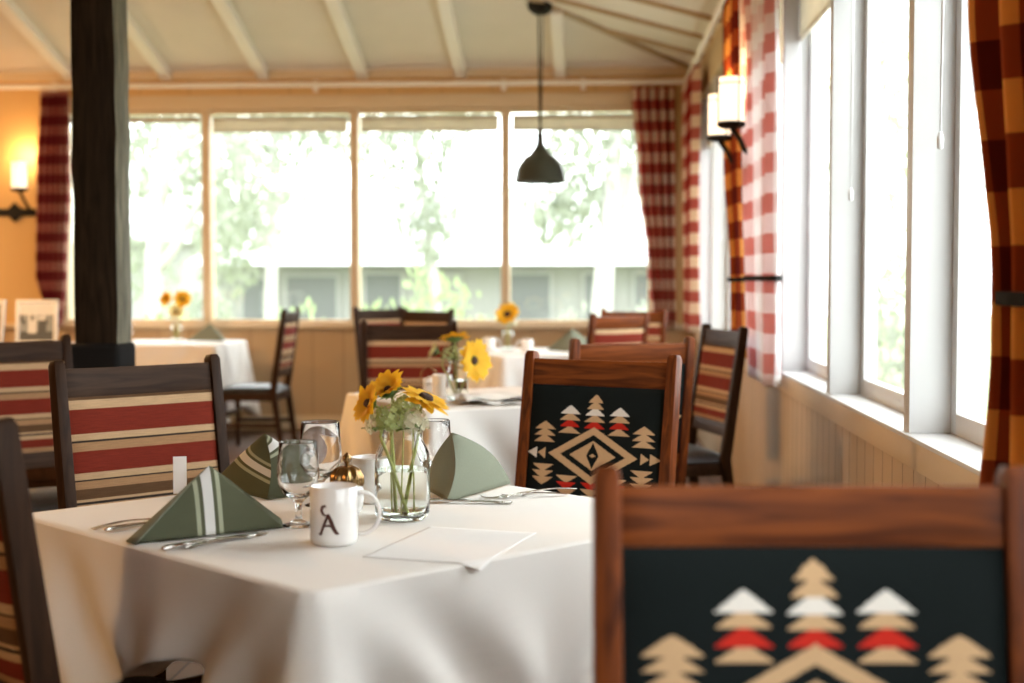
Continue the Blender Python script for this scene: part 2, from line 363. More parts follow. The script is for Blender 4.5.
# ------------------------------------------------------------------ curtain rods, curtains
rd = thing('curtain_rod', (-2.3, FY-.11, 2.84), 0, 'long cream curtain rod spanning the far wall above the windows', 'curtain rod')
MB().tube([(-2.9, 0, 0), (3.03, 0, 0)], .021, 14).build('rod', M['rafter'], rd, smooth='auto')
for x in (-2.2, .0, 1.55, 2.2):
    f = MB(); f.box(x-.012, x+.012, 0, .11, -.008, .008); f.box(x-.02, x+.02, .10, .112, -.05, .05); f.tube([(x, 0, -.03), (x, 0, .0)], .012, 8); f.build('bracket', M['rafter'], rd, bevel=.002)
rd = thing('curtain_rod', (WX-.09, 6, 2.84), 0, 'cream curtain rod along the side wall running to the far corner', 'curtain rod')
MB().tube([(0, -7.5, 0), (0, 5.35, 0)], .021, 14).build('rod', M['rafter'], rd, smooth='auto')
for y in (-6, -3.4, -.4, 2.42, 4.9):
    f = MB(); f.box(0, .09, y-.012, y+.012, -.008, .008); f.box(.08, .091, y-.02, y+.02, -.05, .05); f.build('bracket', M['rafter'], rd, bevel=.002)

def curtain(label, mat, along, base, prof, folds, width, amp=.035, tie=None, phase=0., group=None, cat='curtain'):
    """along: 'x' or 'y'; base: fixed coordinate of the other axis; prof: [(z, lo, hi)] bottom to top"""
    zs = [p[0] for p in prof]
    def ext(z):
        for (z0, a0, b0), (z1, a1, b1) in zip(prof, prof[1:]):
            if z <= z1:
                t = (z-z0)/(z1-z0); t = t*t*(3-2*t); return a0+(a1-a0)*t, b0+(b1-b0)*t
        return prof[-1][1:]
    cx, cb = (ext(zs[-1])[0]+ext(zs[-1])[1])/2, base
    root = thing('curtain', (cx, cb, 0) if along == 'x' else (cb, cx, 0), 0, label, cat, group)
    full = max(p[2]-p[1] for p in prof)
    def fn(u, v):
        z = zs[0]+(zs[-1]-zs[0])*v; a, b = ext(z); sq = full/max(.02, (b-a))
        k = 2*PI*folds*u+phase; am = amp*min(1.5, sq**.4)*(.55 if v > .97 else 1)*(1-.25*math.sin(3*u+v*2))
        w = u+.03*math.sin(k*2+1)/folds
        p = a+(b-a)*w; q = am*math.sin(k+.5*math.sin(v*4))
        return (p-cx, q, z) if along == 'x' else (q, p-cx, z)
    MB().grid(fn, folds*14, 60, uvf=lambda u, v: (u*width, (zs[-1]-zs[0])*v)).build('cloth', mat, root, smooth=True, solid=.002)
    a, b = ext(zs[-1])
    for i in range(folds):
        p = a+(b-a)*(i+.5)/folds-cx; c = (p, 0, zs[-1]+.02) if along == 'x' else (0, p, zs[-1]+.02)
        pts = [(c[0], c[1]+.028*math.cos(t), c[2]+.028*math.sin(t)) if along == 'x' else (c[0]+.028*math.cos(t), c[1], c[2]+.028*math.sin(t)) for t in [2*PI*q/12 for q in range(13)]]
        MB().tube(pts, .003, 6).build('ring', M['rafter'], root, smooth=True)
    if tie:
        z, a, b = tie; pts = []; 
        for q in range(25):
            t = 2*PI*q/24; l = (a+b)/2+(b-a)/2*math.cos(t)-cx; s_ = (amp*1.5+.012)*math.sin(t)
            pts.append((l, s_, z) if along == 'x' else (s_, l, z))
        MB().bar(pts, .022, .006, right=(0, 0, 1)).build('tieback', M['band'], root)
    return root
ZB, ZT = .83, 2.80
curtain('dark red plaid curtain tied narrow on the far wall beside the post and wall lamp', M['plaid'], 'x', FY-.12,
        [(.87, -4.52, -4.41), (1.3, -4.64, -4.37), (2.1, -4.62, -4.33), (ZT, -4.57, -4.33)], 6, .9, .03)
curtain('red and cream checked curtain at the end of the far windows', M['red_check'], 'x', FY-.12,
        [(.86, .46, .66), (1.4, .42, .65), (2.1, .34, .65), (ZT, .29, .64)], 5, .8, .03, phase=1)
curtain('narrow red and white checked curtain on the side wall next to the far corner', M['red_check'], 'y', WX-.09,
        [(.86, 10.3, 11.0), (1.6, 10.3, 11.0), (ZT, 10.25, 11.1)], 6, 1.2, .045, phase=2)
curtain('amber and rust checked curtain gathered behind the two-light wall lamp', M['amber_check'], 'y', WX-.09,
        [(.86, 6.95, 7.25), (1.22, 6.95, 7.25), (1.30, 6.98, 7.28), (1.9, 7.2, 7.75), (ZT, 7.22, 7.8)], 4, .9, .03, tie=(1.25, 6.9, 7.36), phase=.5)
curtain('pale red and white checked curtain hanging straight beside the amber one', M['pale_check'], 'y', WX-.075,
        [(.80, 5.88, 6.6), (1.25, 5.9, 6.75), (1.6, 5.9, 6.9), (ZT, 5.95, 7.1)], 5, 1.1, .03, tie=(1.255, 5.84, 6.85))
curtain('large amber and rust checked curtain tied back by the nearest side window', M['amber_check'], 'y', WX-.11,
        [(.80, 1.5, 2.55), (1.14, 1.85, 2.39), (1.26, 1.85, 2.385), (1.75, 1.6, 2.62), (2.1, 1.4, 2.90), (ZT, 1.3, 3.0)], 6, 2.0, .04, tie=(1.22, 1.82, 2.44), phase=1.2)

# ------------------------------------------------------------------ chairs
HT = 1.04; TILT = math.atan2(.085, .59)
def backy(z): return -.185-(z-.45)*math.tan(TILT) if z > .45 else -.185-(.45-z)*.14
def pad_frame(u, t, d):
    """u across (m), t height along the back (z), d out of the front face"""
    y = backy(t); return (u, y+d*math.cos(TILT), t+d*math.sin(TILT))
T_, W_, R_ = 1, 2, 3
def tier(u, v, cx, top, h, hw):
    t = (v-top)/h; return 0 <= t <= 1 and abs(u-cx) < hw*(t**.85)
TREES = [(0, .028, .057, .055, T_), (0, .072, .055, .062, T_), (0, .116, .054, .073, W_), (0, .162, .05, .075, T_), (0, .203, .052, .075, R_)]
for s_ in (-1, 1):
    TREES += [(s_*.18, .108, .058, .075, W_), (s_*.18, .156, .05, .075, T_), (s_*.18, .20, .052, .075, R_), (s_*.18, .246, .048, .08, T_)]
    TREES += [(s_*.36, .222, .055, .082, T_), (s_*.36, .268, .05, .082, T_), (s_*.36, .312, .05, .082, T_)]
def nav(u, v):
    if v > .435: v = .87-v
    dv = abs(v-.435); d = abs(u)/.325+dv/.19
    if d < 1:
        if d > .73: return T_
        if d > .52: return 0
        if abs(u)/.022+dv/.014 < 1: return T_
        if abs(u)/.045+dv/.088 < 1: return 0
        return T_
    for cx, top, h, hw, c in TREES:
        if tier(u, v, cx, top, h, hw): return c
    a = abs(u)
    if .345 < a < .405 and dv < .04*(.405-a)/.06: return T_
    if .41 < a < .485 and dv < .04*(.485-a)/.075: return W_ if u > 0 else T_
    return 0
def make_chair(style, tone):
    RB = .950 if style == 'pattern' else .943; SH = 0 if style == 'pattern' else .026
    wv, wh = (M['walnut'], M['walnut_h']) if tone == 'walnut' else (M['cherry'], M['cherry_h'])
    root = thing('dining_chair')
    for s_ in (-1, 1):
        x = s_*.229; pts = [(x, backy(z), z) for z in (0, .2, .40, .45, .50, .7, .9, 1.028)]+[(x, backy(1.04), 1.04)]
        MB().bar(pts, [.03, .03, .032, .032, .032, .032, .031, .030, .022], [.034, .04, .046, .048, .048, .045, .042, .04, .028]).build('rear_post', wv, root, bevel=.003)
    f = MB()
    def rail(z0, z1, bow, dep, y_off=0.):
        f = MB(); n = 12
        vs = []; fs = []
        for i in range(n+1):
            u = -.214+.428*i/n; b = -bow*(1-(u/.214)**2)
            for (t, d) in ((z0, -dep/2), (z1, -dep/2), (z1, dep/2), (z0, dep/2)): vs.append(pad_frame(u, t, d+b+y_off))
        for i in range(n):
            for k in range(4): a = 4*i+k; b2 = 4*i+(k+1) % 4; fs.append((a, a+4, b2+4, b2))
        fs += [(0, 1, 2, 3), (4*n+3, 4*n+2, 4*n+1, 4*n)]
        return f.add(vs, fs)
    rail(RB, 1.018, .012, .024).build('top_rail', wh, root, bevel=.003)
    rail(.545, .605, .006, .024).build('lower_rail', wh, root, bevel=.003)
    # upholstered back pad
    z0, z1, hw = .605, RB, .213; H = z1-z0
    def surf(side):
        def fn(u, v):
            U = (u-.5)*2; V = (v-.5)*2; puff = (1-abs(U)**8)*(1-abs(V)**8)
            d = side*(.011+.010*puff+.002*puff*(1-U*U))
            bow = -.008*(1-U*U)
            return pad_frame(U*hw*side, z0+H*v, d+bow)
        return fn
    f = MB()
    if style != 'stripe':
        def mi(u, v): return nav((u-.5)/1.03, (1-v)*H/(2*hw)-SH)
        f.grid(surf(1), 210, 166, mi); f.grid(surf(-1), 210, 166, mi)
        mats = [M['nav_bg'], M['nav_tan'], M['nav_white'], M['nav_red']]
    else:
        f.grid(surf(1), 30, 24); f.grid(surf(-1), 30, 24); mats = [M['blanket']]
    def rim(u, v):
        per = u*4; k = int(per) % 4; t = per-int(per)
        a = [(-1+2*t, -1), (1, -1+2*t), (1-2*t, 1), (-1, 1-2*t)][k]
        return pad_frame(a[0]*hw, z0+H*(a[1]+1)/2, (v-.5)*.022-.008*(1-a[0]**2))
    f.grid(rim, 80, 1, 0, uvf=lambda u, v: (u, .97), closed=True)
    f.build('back_pad', mats, root, smooth=True)
    # seat
    f = MB(); f.box(-.212, .212, .175, .20, .375, .435); f.box(-.212, .212, -.20, -.175, .375, .435); f.box(-.226, -.204, -.19, .19, .375, .435); f.box(.204, .226, -.19, .19, .375, .435)
    f.build('seat_frame', wh, root, bevel=.003)
    def sf(u, v):
        U = (u-.5)*2; V = (v-.5)*2; p = (1-abs(U)**6)*(1-abs(V)**6)
        wq = .228+.012*(v); return (U*wq, .005+V*.215, .438+.045*p**.5 if p > 0 else .438)
    f = MB(); f.grid(sf, 24, 24); f.grid(lambda u, v: (-(u-.5)*2*(.228+.012*v), .005+(v-.5)*2*.215, .436), 2, 2)
    f.build('seat', M['black_vinyl'], root, smooth=True)
    for s_ in (-1, 1):
        MB().bar([(s_*.205, .185, 0), (s_*.205, .185, .43)], [.028, .04], [.028, .04]).build('front_leg', wv, root, bevel=.003)
        MB().bar([(s_*.215, .185, .2), (s_*.225, backy(.2), .2)], .03, .018, right=(0, 0, 1)).build('stretcher', wv, root, bevel=.002)
    MB().bar([(-.2, .185, .27), (.2, .185, .27)], .03, .018, right=(0, 0, 1)).build('stretcher', wh, root, bevel=.002)
    return root
protos = {}
def chair(c, th, faces, style, tone, label, group=None, dz=0.):
    key = (style, tone)
    if key not in protos: o = protos[key] = make_chair(style, tone)
    else: o = copy_tree(protos[key])
    rz = R(th+180) if faces == 'cam' else R(th)
    off = Matrix.Rotation(rz, 2) @ Vector((0, backy(1.04)))
    o.location = (c[0]-off[0], c[1]-off[1], dz); o.rotation_euler = (0, 0, rz)
    tag(o, label, 'chair', group)
    return o
G = 'dining chairs around the tables'
chair((.242, 1.59), 3.0, 'cam', 'pattern', 'cherry', 'reddish wooden chair with a black tree-and-diamond patterned back, close up in front of everything', G)
chair((.020, 4.02), -27.5, 'cam', 'pattern_low', 'cherry', 'reddish chair with diamond-and-tree patterned back beyond the nearest white table', G)
chair((.14, 5.08), 24, 'away', 'pattern_low', 'cherry', 'orange-brown wooden chair seen from behind, just beyond the diamond patterned chair', G)
chair((-1.231, 3.70), 46.6, 'cam', 'stripe', 'walnut', 'dark chair with red and tan striped back behind the green striped napkin', G)
chair((-2.19, 5.08), 42, 'cam', 'stripe', 'walnut', 'dark chair with striped back just below the white photo frame', G)
chair((-1.06, 2.225), -45, 'away', 'stripe', 'walnut', 'dark chair leaning at the lower left edge, pushed under the nearest white cloth', G)
chair((-.946, 7.1), 9, 'cam', 'stripe', 'walnut', 'dark chair with bright red stripes behind the middle table flowers', G)
chair((.598, 6.5), -73.7, 'cam', 'stripe', 'walnut', 'dark chair with striped back and black seat standing against the side wall', G)
chair((.16, 8.9), 42, 'away', 'stripe', 'cherry', 'light brown chair with pale striped back beside the table under the hanging lamp', G)
chair((.28, 10.1), -20, 'cam', 'stripe', 'cherry', 'brown chair mostly hidden behind another, near the checked corner curtains', G)
chair((-1.69, 10.85), 50, 'cam', 'stripe', 'walnut', 'dark distant chair top below the far window, left of two', G)
chair((-1.22, 10.2), -35, 'cam', 'stripe', 'walnut', 'distant chair top shining pale below the far window, right of two', G)
chair((-2.215, 10.12), 90, 'away', 'stripe', 'walnut', 'dark chair seen side-on with black seat, at the end of the far white table', G)

# ------------------------------------------------------------------ tables with cloths
def table(c, sx, sy, rot, label, clabel, hem, zt=.76, arch=None, seed=1, fine=1):
    t = thing('dining_table', (c[0], c[1], 0), R(rot), label, 'table', 'dining tables under white cloths')
    h = zt-.004; f = MB(); f.box(-sx/2+.012, sx/2-.012, -sy/2+.012, sy/2-.012, h-.03, h); f.build('tabletop', M['walnut_h'], t, bevel=.003)
    MB().lathe([(.045, .035), (.04, .1), (.035, .4), (.045, h-.06), (.12, h-.03)], 20).build('pedestal', M['iron'], t, smooth=True)
    f = MB(); f.bar([(-.32, 0, .02), (.32, 0, .02)], .06, .035, right=(0, 1, 0)); f.bar([(0, -.32, .02), (0, .32, .02)], .06, .035); f.build('foot', M['iron'], t, bevel=.006)
    rnd = random.Random(seed); ph = [rnd.uniform(0, 6.28) for _ in range(6)]
    P = []; cr = .03; seg = 60*fine
    per = []
    # perimeter: list of (x, y, nx, ny, cornerness, s)
    hx, hy = sx/2, sy/2
    corners = [(-hx, -hy), (hx, -hy), (hx, hy), (-hx, hy)]
    for k in range(4):
        a = Vector(corners[k]); b = Vector(corners[(k+1) % 4]); d = (b-a); L = d.length; d = d/L; nrm = Vector((d.y, -d.x))
        for i in range(seg):
            s = cr+(L-2*cr)*i/(seg-1); p = a+d*s; e = min(s, L-s); per.append((p.x, p.y, nrm.x, nrm.y, math.exp(-(e/.075)**2), s+k*L, e, k, s/L))
        # rounded corner
        cc = b-d*cr-nrm*cr; n2 = Vector((-nrm.y, nrm.x))
        for i in range(1, 6):
            t_ = PI/2*i/6; nn = nrm*math.cos(t_)+n2*math.sin(t_); p = cc+nn*cr; per.append((p.x, p.y, nn.x, nn.y, 1., (k+1)*L, 0, k, 1.))
    n = len(per); rows = 22; vs = []; f = MB()
    drop = zt-hem
    for j in range(rows+1):
        for i, (x, y, nx, ny, cn, s, e, k, fr) in enumerate(per):
            if j == 0: vs.append((x*.985-nx*.01, y*.985-ny*.01, zt)); continue
            if j == 1: vs.append((x-nx*.003, y-ny*.003, zt-.0004)); continue
            if j == 2: vs.append((x+nx*.002, y+ny*.002, zt-.004)); continue
            dd = (j-2)/(rows-2); dr = drop*(1+.18*cn)
            if arch and k == arch[0]: dr = min(dr, dr-(dr-arch[3])*math.exp(-((fr-arch[1])/arch[2])**2))
            z = zt-.004-dr*dd; depth = dr*dd
            w = depth/drop
            fold = .5*math.sin(s*17+ph[0])+.35*math.sin(s*31+ph[1])+.3*math.sin(s*9+ph[2]+w*1.5)
            wave = w**1.1*(.026*fold*(1-cn)) + w*.026
            cf = cn*w**.9*.075
            # soft folds leaning away from each corner
            lean = .026*math.sin((e-.34*w)*24)*math.exp(-((e-.16-.28*w)/.16)**2)*min(1, w*2.2)
            q = .003+wave+cf+lean
            vs.append((x+nx*q, y+ny*q, z+.004*math.sin(s*12+ph[3])*w))
    fs = []
    for j in range(rows):
        for i in range(n): a = j*n+i; b = j*n+(i+1) % n; fs.append((a, b, b+n, a+n))
    cap = tuple(reversed(range(n))); fs.append(tuple(range(n)))
    f.add([(p[0], p[1], p[2]) for p in vs], [tuple(reversed(q)) for q in fs[:-1]]+[fs[-1]])
    o = f.build('tablecloth', M['linen'], None, smooth='auto', solid=.0015, merge=True)
    o.location = (c[0], c[1], 0); o.rotation_euler = (0, 0, R(rot)); tag(o, clabel, 'tablecloth', 'white tablecloths')
    return t
table((-.478, 2.868), 1.03, 1.03, 47.5, 'square table hidden under the nearest white cloth', 'white cloth on the nearest table, draped to a fold at its front corner', .36, arch=(3, .66, .36, .175), seed=4, fine=2)
table((-.45, 5.80), .92, .92, 28.8, 'square table under the middle cloth, in front of the red striped chair', 'white cloth on the middle table with sunflowers, behind the mugs', .24, seed=2, arch=(0, .72, .26, .25))
table((-.42, 9.50), .92, .92, 30, 'square table under the cloth below the hanging lamp', 'white cloth on the table directly below the hanging lamp', .24, seed=3, arch=(0, .64, .3, .25))
table((-3.43, 10.72), 1.22, .94, 0, 'long table under the cloth by the far windows behind the post', 'white cloth on the far table beyond the timber post', .24, seed=5)

# ------------------------------------------------------------------ tableware
TZ = .7615
def mug(loc, rz, label, r=.0415, h=.094, logo=False, group='white mugs'):
    t = thing('mug', loc, rz, label, 'mug', group)
    pr = [(.001, .0), (r*.86, 0), (r*.97, .004), (r, .012), (r, h-.003), (r-.0015, h), (r-.0035, h-.002), (r-.004, .012), (r*.8, .006), (.001, .006)]
    MB().lathe(pr, 48).build('body', M['china'], t, smooth=True)
    pts = [(r-.002, 0, h*.84)]+[(r+.006+.034*math.cos(a), 0, h*.51+h*.36*math.sin(a)) for a in [PI/2-PI*q/14 for q in range(15)]]+[(r-.002, 0, h*.155)]
    f = MB(); f.bar(pts, .012, .007, right=(0, 1, 0)); f.build('handle', M['china'], t, bevel=.0028, segs=3)
    if logo:
        strokes = [  # (x, z) mm polylines and widths on the unrolled cylinder
            ([(1.5, 33), (-1, 28), (-5, 19), (-9.5, 8), (-11, 5)], [2, 3.4, 3.2, 3, 2.4]), ([(-14.5, 5.5), (-11, 4), (-8, 6.5)], [1, 2.6, 1.4]),
            ([(1, 33), (4, 24), (8, 13), (12, 6.5), (16, 5)], [2, 4.6, 4.6, 4, 1.4]), ([(-5.5, 15.5), (0, 17), (7, 15)], [2, 2.4, 2]),
            ([(-3, 30.5), (-7, 33), (-9.5, 38), (-8, 43), (-4, 44.5)], [1.5, 3.2, 3.6, 3.2, 2.4]), ([(-5, 44.5), (-2.5, 43)], [4, 1.2]), ([(-3, 31), (2, 31.5)], [2, 3.4])]
        f = MB(); R0 = r+.0004
        for pl, wd in strokes:
            L = []; n = len(pl)
            # densify
            D = []
            for i in range(n-1):
                for q in range(6): tt = q/6; D.append((pl[i][0]+(pl[i+1][0]-pl[i][0])*tt, pl[i][1]+(pl[i+1][1]-pl[i][1])*tt, wd[i]+(wd[i+1]-wd[i])*tt))
            D.append((*pl[-1], wd[-1])); vs = []
            for i, (x, z, w_) in enumerate(D):
                a = D[max(0, i-1)]; b = D[min(len(D)-1, i+1)]; dx, dz = b[0]-a[0], b[1]-a[1]; l = math.hypot(dx, dz) or 1; nx, nz = -dz/l*w_/2, dx/l*w_/2
                for sg in (1, -1):
                    ang = -PI/2-rz+LOGO+(x+sg*nx*1.25)*1.3/1000/R0; vs.append((R0*math.cos(ang), R0*math.sin(ang), .018+(z+sg*nz*1.25)*1.3/1000))
            f.add(vs, [(2*i, 2*i+1, 2*i+3, 2*i+2) for i in range(len(D)-1)])
        f.build('printed_letter', M['logo'], t)
    return t
LOGO = R(-4)
mug((-.482, 2.555, TZ), R(10), 'white mug printed with a brown ornate letter A, at the front of the place settings', r=.0445, h=.108, logo=True)
mug((-.492, 3.04, TZ), R(190), 'plain white mug behind the flower jar on the nearest table', r=.043, h=.10)
mug((-.635, 5.78, TZ), R(160), 'white mug beside the flower jar on the middle table', r=.04, h=.095)
mug((-.72, 9.55, TZ), R(20), 'white mug beside the jar on the table under the lamp', r=.04, h=.09)
mug((-.45, 9.32, TZ), R(200), 'white mug between the jar and the napkin under the hanging lamp', r=.04, h=.09)

def goblet(loc, label, h=.155, r=.036, stem=.055):
    t = thing('water_goblet', loc, 0, label, 'glass', 'stemmed water glasses')
    b = stem
    pr = [(.001, 0), (.034, 0), (.035, .002), (.02, .006), (.008, .012), (.0055, .022), (.007, b-.012), (.012, b-.004), (r*.72, b+.010), (r*.95, b+.028), (r*1.03, b+.048), (r*.98, b+.072), (r*.92, h-.002), (r*.91, h),
          (r*.88, h-.002), (r*.94, b+.072), (r*.985, b+.048), (r*.90, b+.029), (r*.66, b+.014), (.010, b+.004), (.001, b+.003)]
    MB().lathe(pr, 40).build('bowl_and_stem', M['tumbler'], t, smooth=True)
    k = [(.001, b+.0045), (.010, b+.0055), (r*.64, b+.0155), (r*.88, b+.030), (r*.965, b+.048), (r*.95, b+.056), (.001, b+.056)]
    return t
goblet((-.587, 2.735, TZ), 'stemmed water glass between the green striped napkin and the letter mug', h=.168, r=.041)
goblet((-.592, 2.985, TZ), 'taller stemmed glass standing behind the front water glass', h=.182, r=.045, stem=.06)
goblet((-.372, 3.255, TZ), 'stemmed glass half hidden behind the flower jar and grey-green napkin', h=.16)
goblet((-3.62, 10.7, TZ), 'stemmed glass on the far table behind the post', h=.15)

# ribbed metal lidded sugar bowl
t = thing('sugar_bowl', (-.519, 2.90, TZ), 0, 'small ribbed brass-lidded sugar bowl between the glass and the mugs', 'sugar bowl')
MB().lathe([(.001, 0), (.026, 0), (.032, .006), (.036, .03), (.034, .052), (.031, .056)], 32).build('bowl', M['china'], t, smooth=True)
MB().lathe([(.031, .055), (.034, .062), (.033, .078), (.025, .092), (.012, .098), (.004, .100), (.001, .1005)], 72, rib=9, ribamp=.09).build('lid', M['brass'], t, smooth=True)
MB().lathe([(.004, .097), (.005, .104), (.010, .110), (.009, .118), (.003, .124), (.001, .126)], 16).build('finial', M['brass'], t, smooth=True)

# ---- flowers in jars
def mason_jar(loc, label, k=1.0, water=True, group='mason jar vases'):
    t = thing('mason_jar', loc, 0, label, 'vase', group)
    o_ = [(.030, 0), (.040, .002), (.0445, .010), (.045, .03), (.045, .095), (.043, .110), (.037, .122), (.0325, .130), (.0335, .134), (.0325, .137), (.0335, .141), (.0325, .145), (.033, .158), (.0325, .160)]
    i_ = [(.0305, .159), (.030, .145), (.030, .130), (.0345, .121), (.0405, .109), (.0425, .095), (.0425, .03), (.041, .012), (.030, .006), (.001, .006)]
    pr = [(.001, .001)]+o_+i_
    MB().lathe([(r*k, z*k) for r, z in pr], 56, sq=.6).build('jar', M['jar'], t, smooth=True)
    if water:
        w = [(.001, .0065), (.0295, .0065), (.0405, .0125), (.042, .03), (.042, .082), (.001, .082)]
        MB().lathe([(r*k, z*k) for r, z in w], 56, sq=.6).build('water', M['water'], t, smooth='auto')
    return t
def dirmat(d, c=(0, 0, 0)):
    d = Vector(d).normalized(); return Matrix.Translation(c) @ d.to_track_quat('Z', 'Y').to_matrix().to_4x4()
def petals(f, n, r0, r1, w, cup, seed, mi=0):
    rnd = random.Random(seed)
    for i in range(n):
        a = 2*PI*i/n+rnd.uniform(-.08, .08); L = r1*rnd.uniform(.85, 1.08); c_ = cup+rnd.uniform(-.25, .25); ww = w*rnd.uniform(.85, 1.15); ca, sa = math.cos(a), math.sin(a); vs = []
        for q in range(6):
            t = q/5; rr = r0+(L-r0)*t; hw = ww*math.sin(PI*(.12+.86*t))**.8; z = c_*(L-r0)*t*(1-.5*t)
            for sg, dz in ((-1, .12), (0, 0), (1, .12)): vs.append((rr*ca-sg*hw*sa, rr*sa+sg*hw*ca, z+dz*hw))
        fs = []
        for q in range(5):
            for e in range(2): k = q*3+e; fs.append((k, k+1, k+4, k+3))
        f.add(vs, fs, mi)
def flower(base, head, face, label, r=.042, pale=False, cup=.25, group='sunflowers in the jars', n=16, disk=.40):
    base = Vector(base); head = Vector(head); t = thing('cut_flower', base, 0, label, 'flower', group); h = head-base; d = Vector(face).normalized()
    f = MB(); f.T = dirmat(d, h)
    petals(f, n, r*.2, r, r*.21, cup, hash(label) % 999 if False else len(label)*7); petals(f, n, r*.2, r*.9, r*.20, cup+.35, len(label)*11)
    f.build('petal_ring', M['petal_pale'] if pale else M['petal'], t, smooth=True)
    f = MB(); f.T = dirmat(d, h); f.lathe([(r*disk, -.001), (r*disk, .003), (r*disk*.8, .008), (r*disk*.4, .008), (.0005, .006)], 24); f.build('flower_centre', M['disk'], t, smooth=True)
    f = MB(); f.T = dirmat(d, h)
    for i in range(11):
        a = 2*PI*i/11; ca, sa = math.cos(a), math.sin(a); w = r*.13
        f.add([(r*.1*ca, r*.1*sa, -.010), (r*.4*ca-w*sa, r*.4*sa+w*ca, -.004), (r*.72*ca, r*.72*sa, .0), (r*.4*ca+w*sa, r*.4*sa-w*ca, -.004)], [(0, 1, 2, 3)])
    f.lathe([(.003, -.016), (r*.3, -.010), (r*.42, -.002), (.001, -.001)], 18)
    f.build('calyx', M['green'], t, smooth=True)
    m1 = h-d*.016; p = [Vector((0, 0, 0)), h*.35+Vector((0, 0, .01)), h*.7, m1-d*.02+Vector((0, 0, -.004)), m1]
    MB().tube(p, [.0036, .0036, .0032, .003, .003], 8).build('stem', M['stemg'], t, smooth=True)
    return t
def sprig(base, head, label, rad=.03, n=46, mat='floret', leaves=3, seed=1, group='hydrangea sprigs in the jars'):
    base = Vector(base); head = Vector(head); h = head-base; t = thing('hydrangea_sprig', base, 0, label, 'flower', group); rnd = random.Random(seed)
    f = MB()
    for i in range(n):
        z = 1-1.7*(i+.5)/n; a = i*2.4; q = math.sqrt(max(0, 1-z*z)); d = Vector((q*math.cos(a), q*math.sin(a), z)); c = h+d*rad*rnd.uniform(.8, 1.1)
        f.T = dirmat(d+Vector((rnd.uniform(-.4, .4), rnd.uniform(-.4, .4), rnd.uniform(-.3, .3))), c); s_ = rad*.26
        for k in range(4):
            b = k*PI/2; ca, sa = math.cos(b), math.sin(b)
            f.add([(0, 0, 0), (s_*(.6*ca-.5*sa), s_*(.6*sa+.5*ca), .001), (s_*1.15*ca, s_*1.15*sa, .002), (s_*(.6*ca+.5*sa), s_*(.6*sa-.5*ca), .001)], [(0, 1, 2, 3)])
    f.T = Matrix.Identity(4); f.build('floret_cluster', M[mat], t)
    f = MB()
    for k in range(leaves):
        a = 2*PI*k/leaves+seed; d = Vector((math.cos(a), math.sin(a), -.15)); f.T = dirmat(d, h-Vector((0, 0, rad*.5)))
        L = rad*1.6; w = rad*.45; vs = []
        for q in range(6):
            tt = q/5; hw = w*math.sin(PI*(.08+.9*tt))
            for sg in (-1, 0, 1): vs.append((sg*hw, .25*L*math.sin(tt*2)*.5+abs(sg)*.002, L*tt))
        f.add(vs, [(q*3+e, q*3+e+1, q*3+e+4, q*3+e+3) for q in range(5) for e in range(2)])
    if leaves: f.build('leaf_spray', M['green'], t, smooth=True)
    MB().tube([(0, 0, 0), h*.5+Vector((0, 0, .005)), h], .0015, 8).build('stem', M['stemg'], t, smooth=True)
    return t
J1 = Vector((-.392, 2.83, TZ)); jb = J1+Vector((0, 0, .010))
mason_jar(J1, 'clear mason jar of water and sunflowers, largest and nearest', 1.24)
flower(jb+Vector((.012, -.01, 0)), J1+Vector((-.064, -.03, .238)), (-.75, -.5, .35), 'sunflower drooping leftwards from the nearest jar', r=.046, cup=.35, disk=.2)
flower(jb+Vector((-.012, .0, 0)), J1+Vector((-.028, .0, .262)), (-.35, -.55, .9), 'sunflower standing highest in the nearest jar', r=.044, cup=1.1, disk=.2)
flower(jb+Vector((.0, .018, 0)), J1+Vector((.050, -.012, .248)), (.45, -.15, .95), 'sunflower tilted right in the nearest jar, showing its dark green underside', r=.056, cup=-.25, disk=.28)
sprig(jb+Vector((-.02, 0, 0)), J1+Vector((-.020, -.035, .205)), 'pale green hydrangea at the front of the nearest jar', .030, 60, seed=1, leaves=2)
sprig(jb+Vector((.02, .01, 0)), J1+Vector((.026, -.030, .200)), 'pale hydrangea at the right rim of the nearest jar', .028, 54, 'floret_w', seed=4, leaves=2)
sprig(jb+Vector((0, -.02, 0)), J1+Vector((.004, .0, .228)), 'pale green hydrangea in the middle of the nearest jar', .028, 54, 'floret', seed=7, leaves=2)
sprig(jb+Vector((.005, .02, 0)), J1+Vector((-.050, -.012, .196)), 'off-white hydrangea at the left rim of the nearest jar', .024, 44, 'floret_w', seed=9, leaves=3)
J2 = Vector((-.555, 5.62, TZ)); jb = J2+Vector((0, 0, .008))
mason_jar(J2, 'mason jar of sunflowers on the middle table', 1.0)
flower(jb, J2+Vector((.075, -.05, .165)), (.75, -.6, .1), 'large sunflower facing the room from the middle table jar', r=.095, cup=.1, n=16, disk=.16)
flower(jb, J2+Vector((-.01, .0, .25)), (-.1, .3, 1), 'sunflower tilted away showing green underside, middle table', r=.066, cup=.1)
flower(jb, J2+Vector((-.085, -.02, .20)), (-.8, -.2, .35), 'cream bloom at the left of the middle table jar', r=.040, pale=True, cup=.8)
sprig(jb, J2+Vector((-.02, -.035, .19)), 'green leafy sprig in the middle table jar', .034, 30, 'floret', seed=3, leaves=7)
J3 = Vector((-.60, 9.62, TZ)); jb = J3+Vector((0, 0, .008))
mason_jar(J3, 'mason jar with one sunflower under the hanging lamp', .95, water=False)
flower(jb, J3+Vector((.0, -.03, .25)), (-.2, -.8, .5), 'sunflower in the jar below the hanging lamp', r=.088, cup=.2, disk=.3)
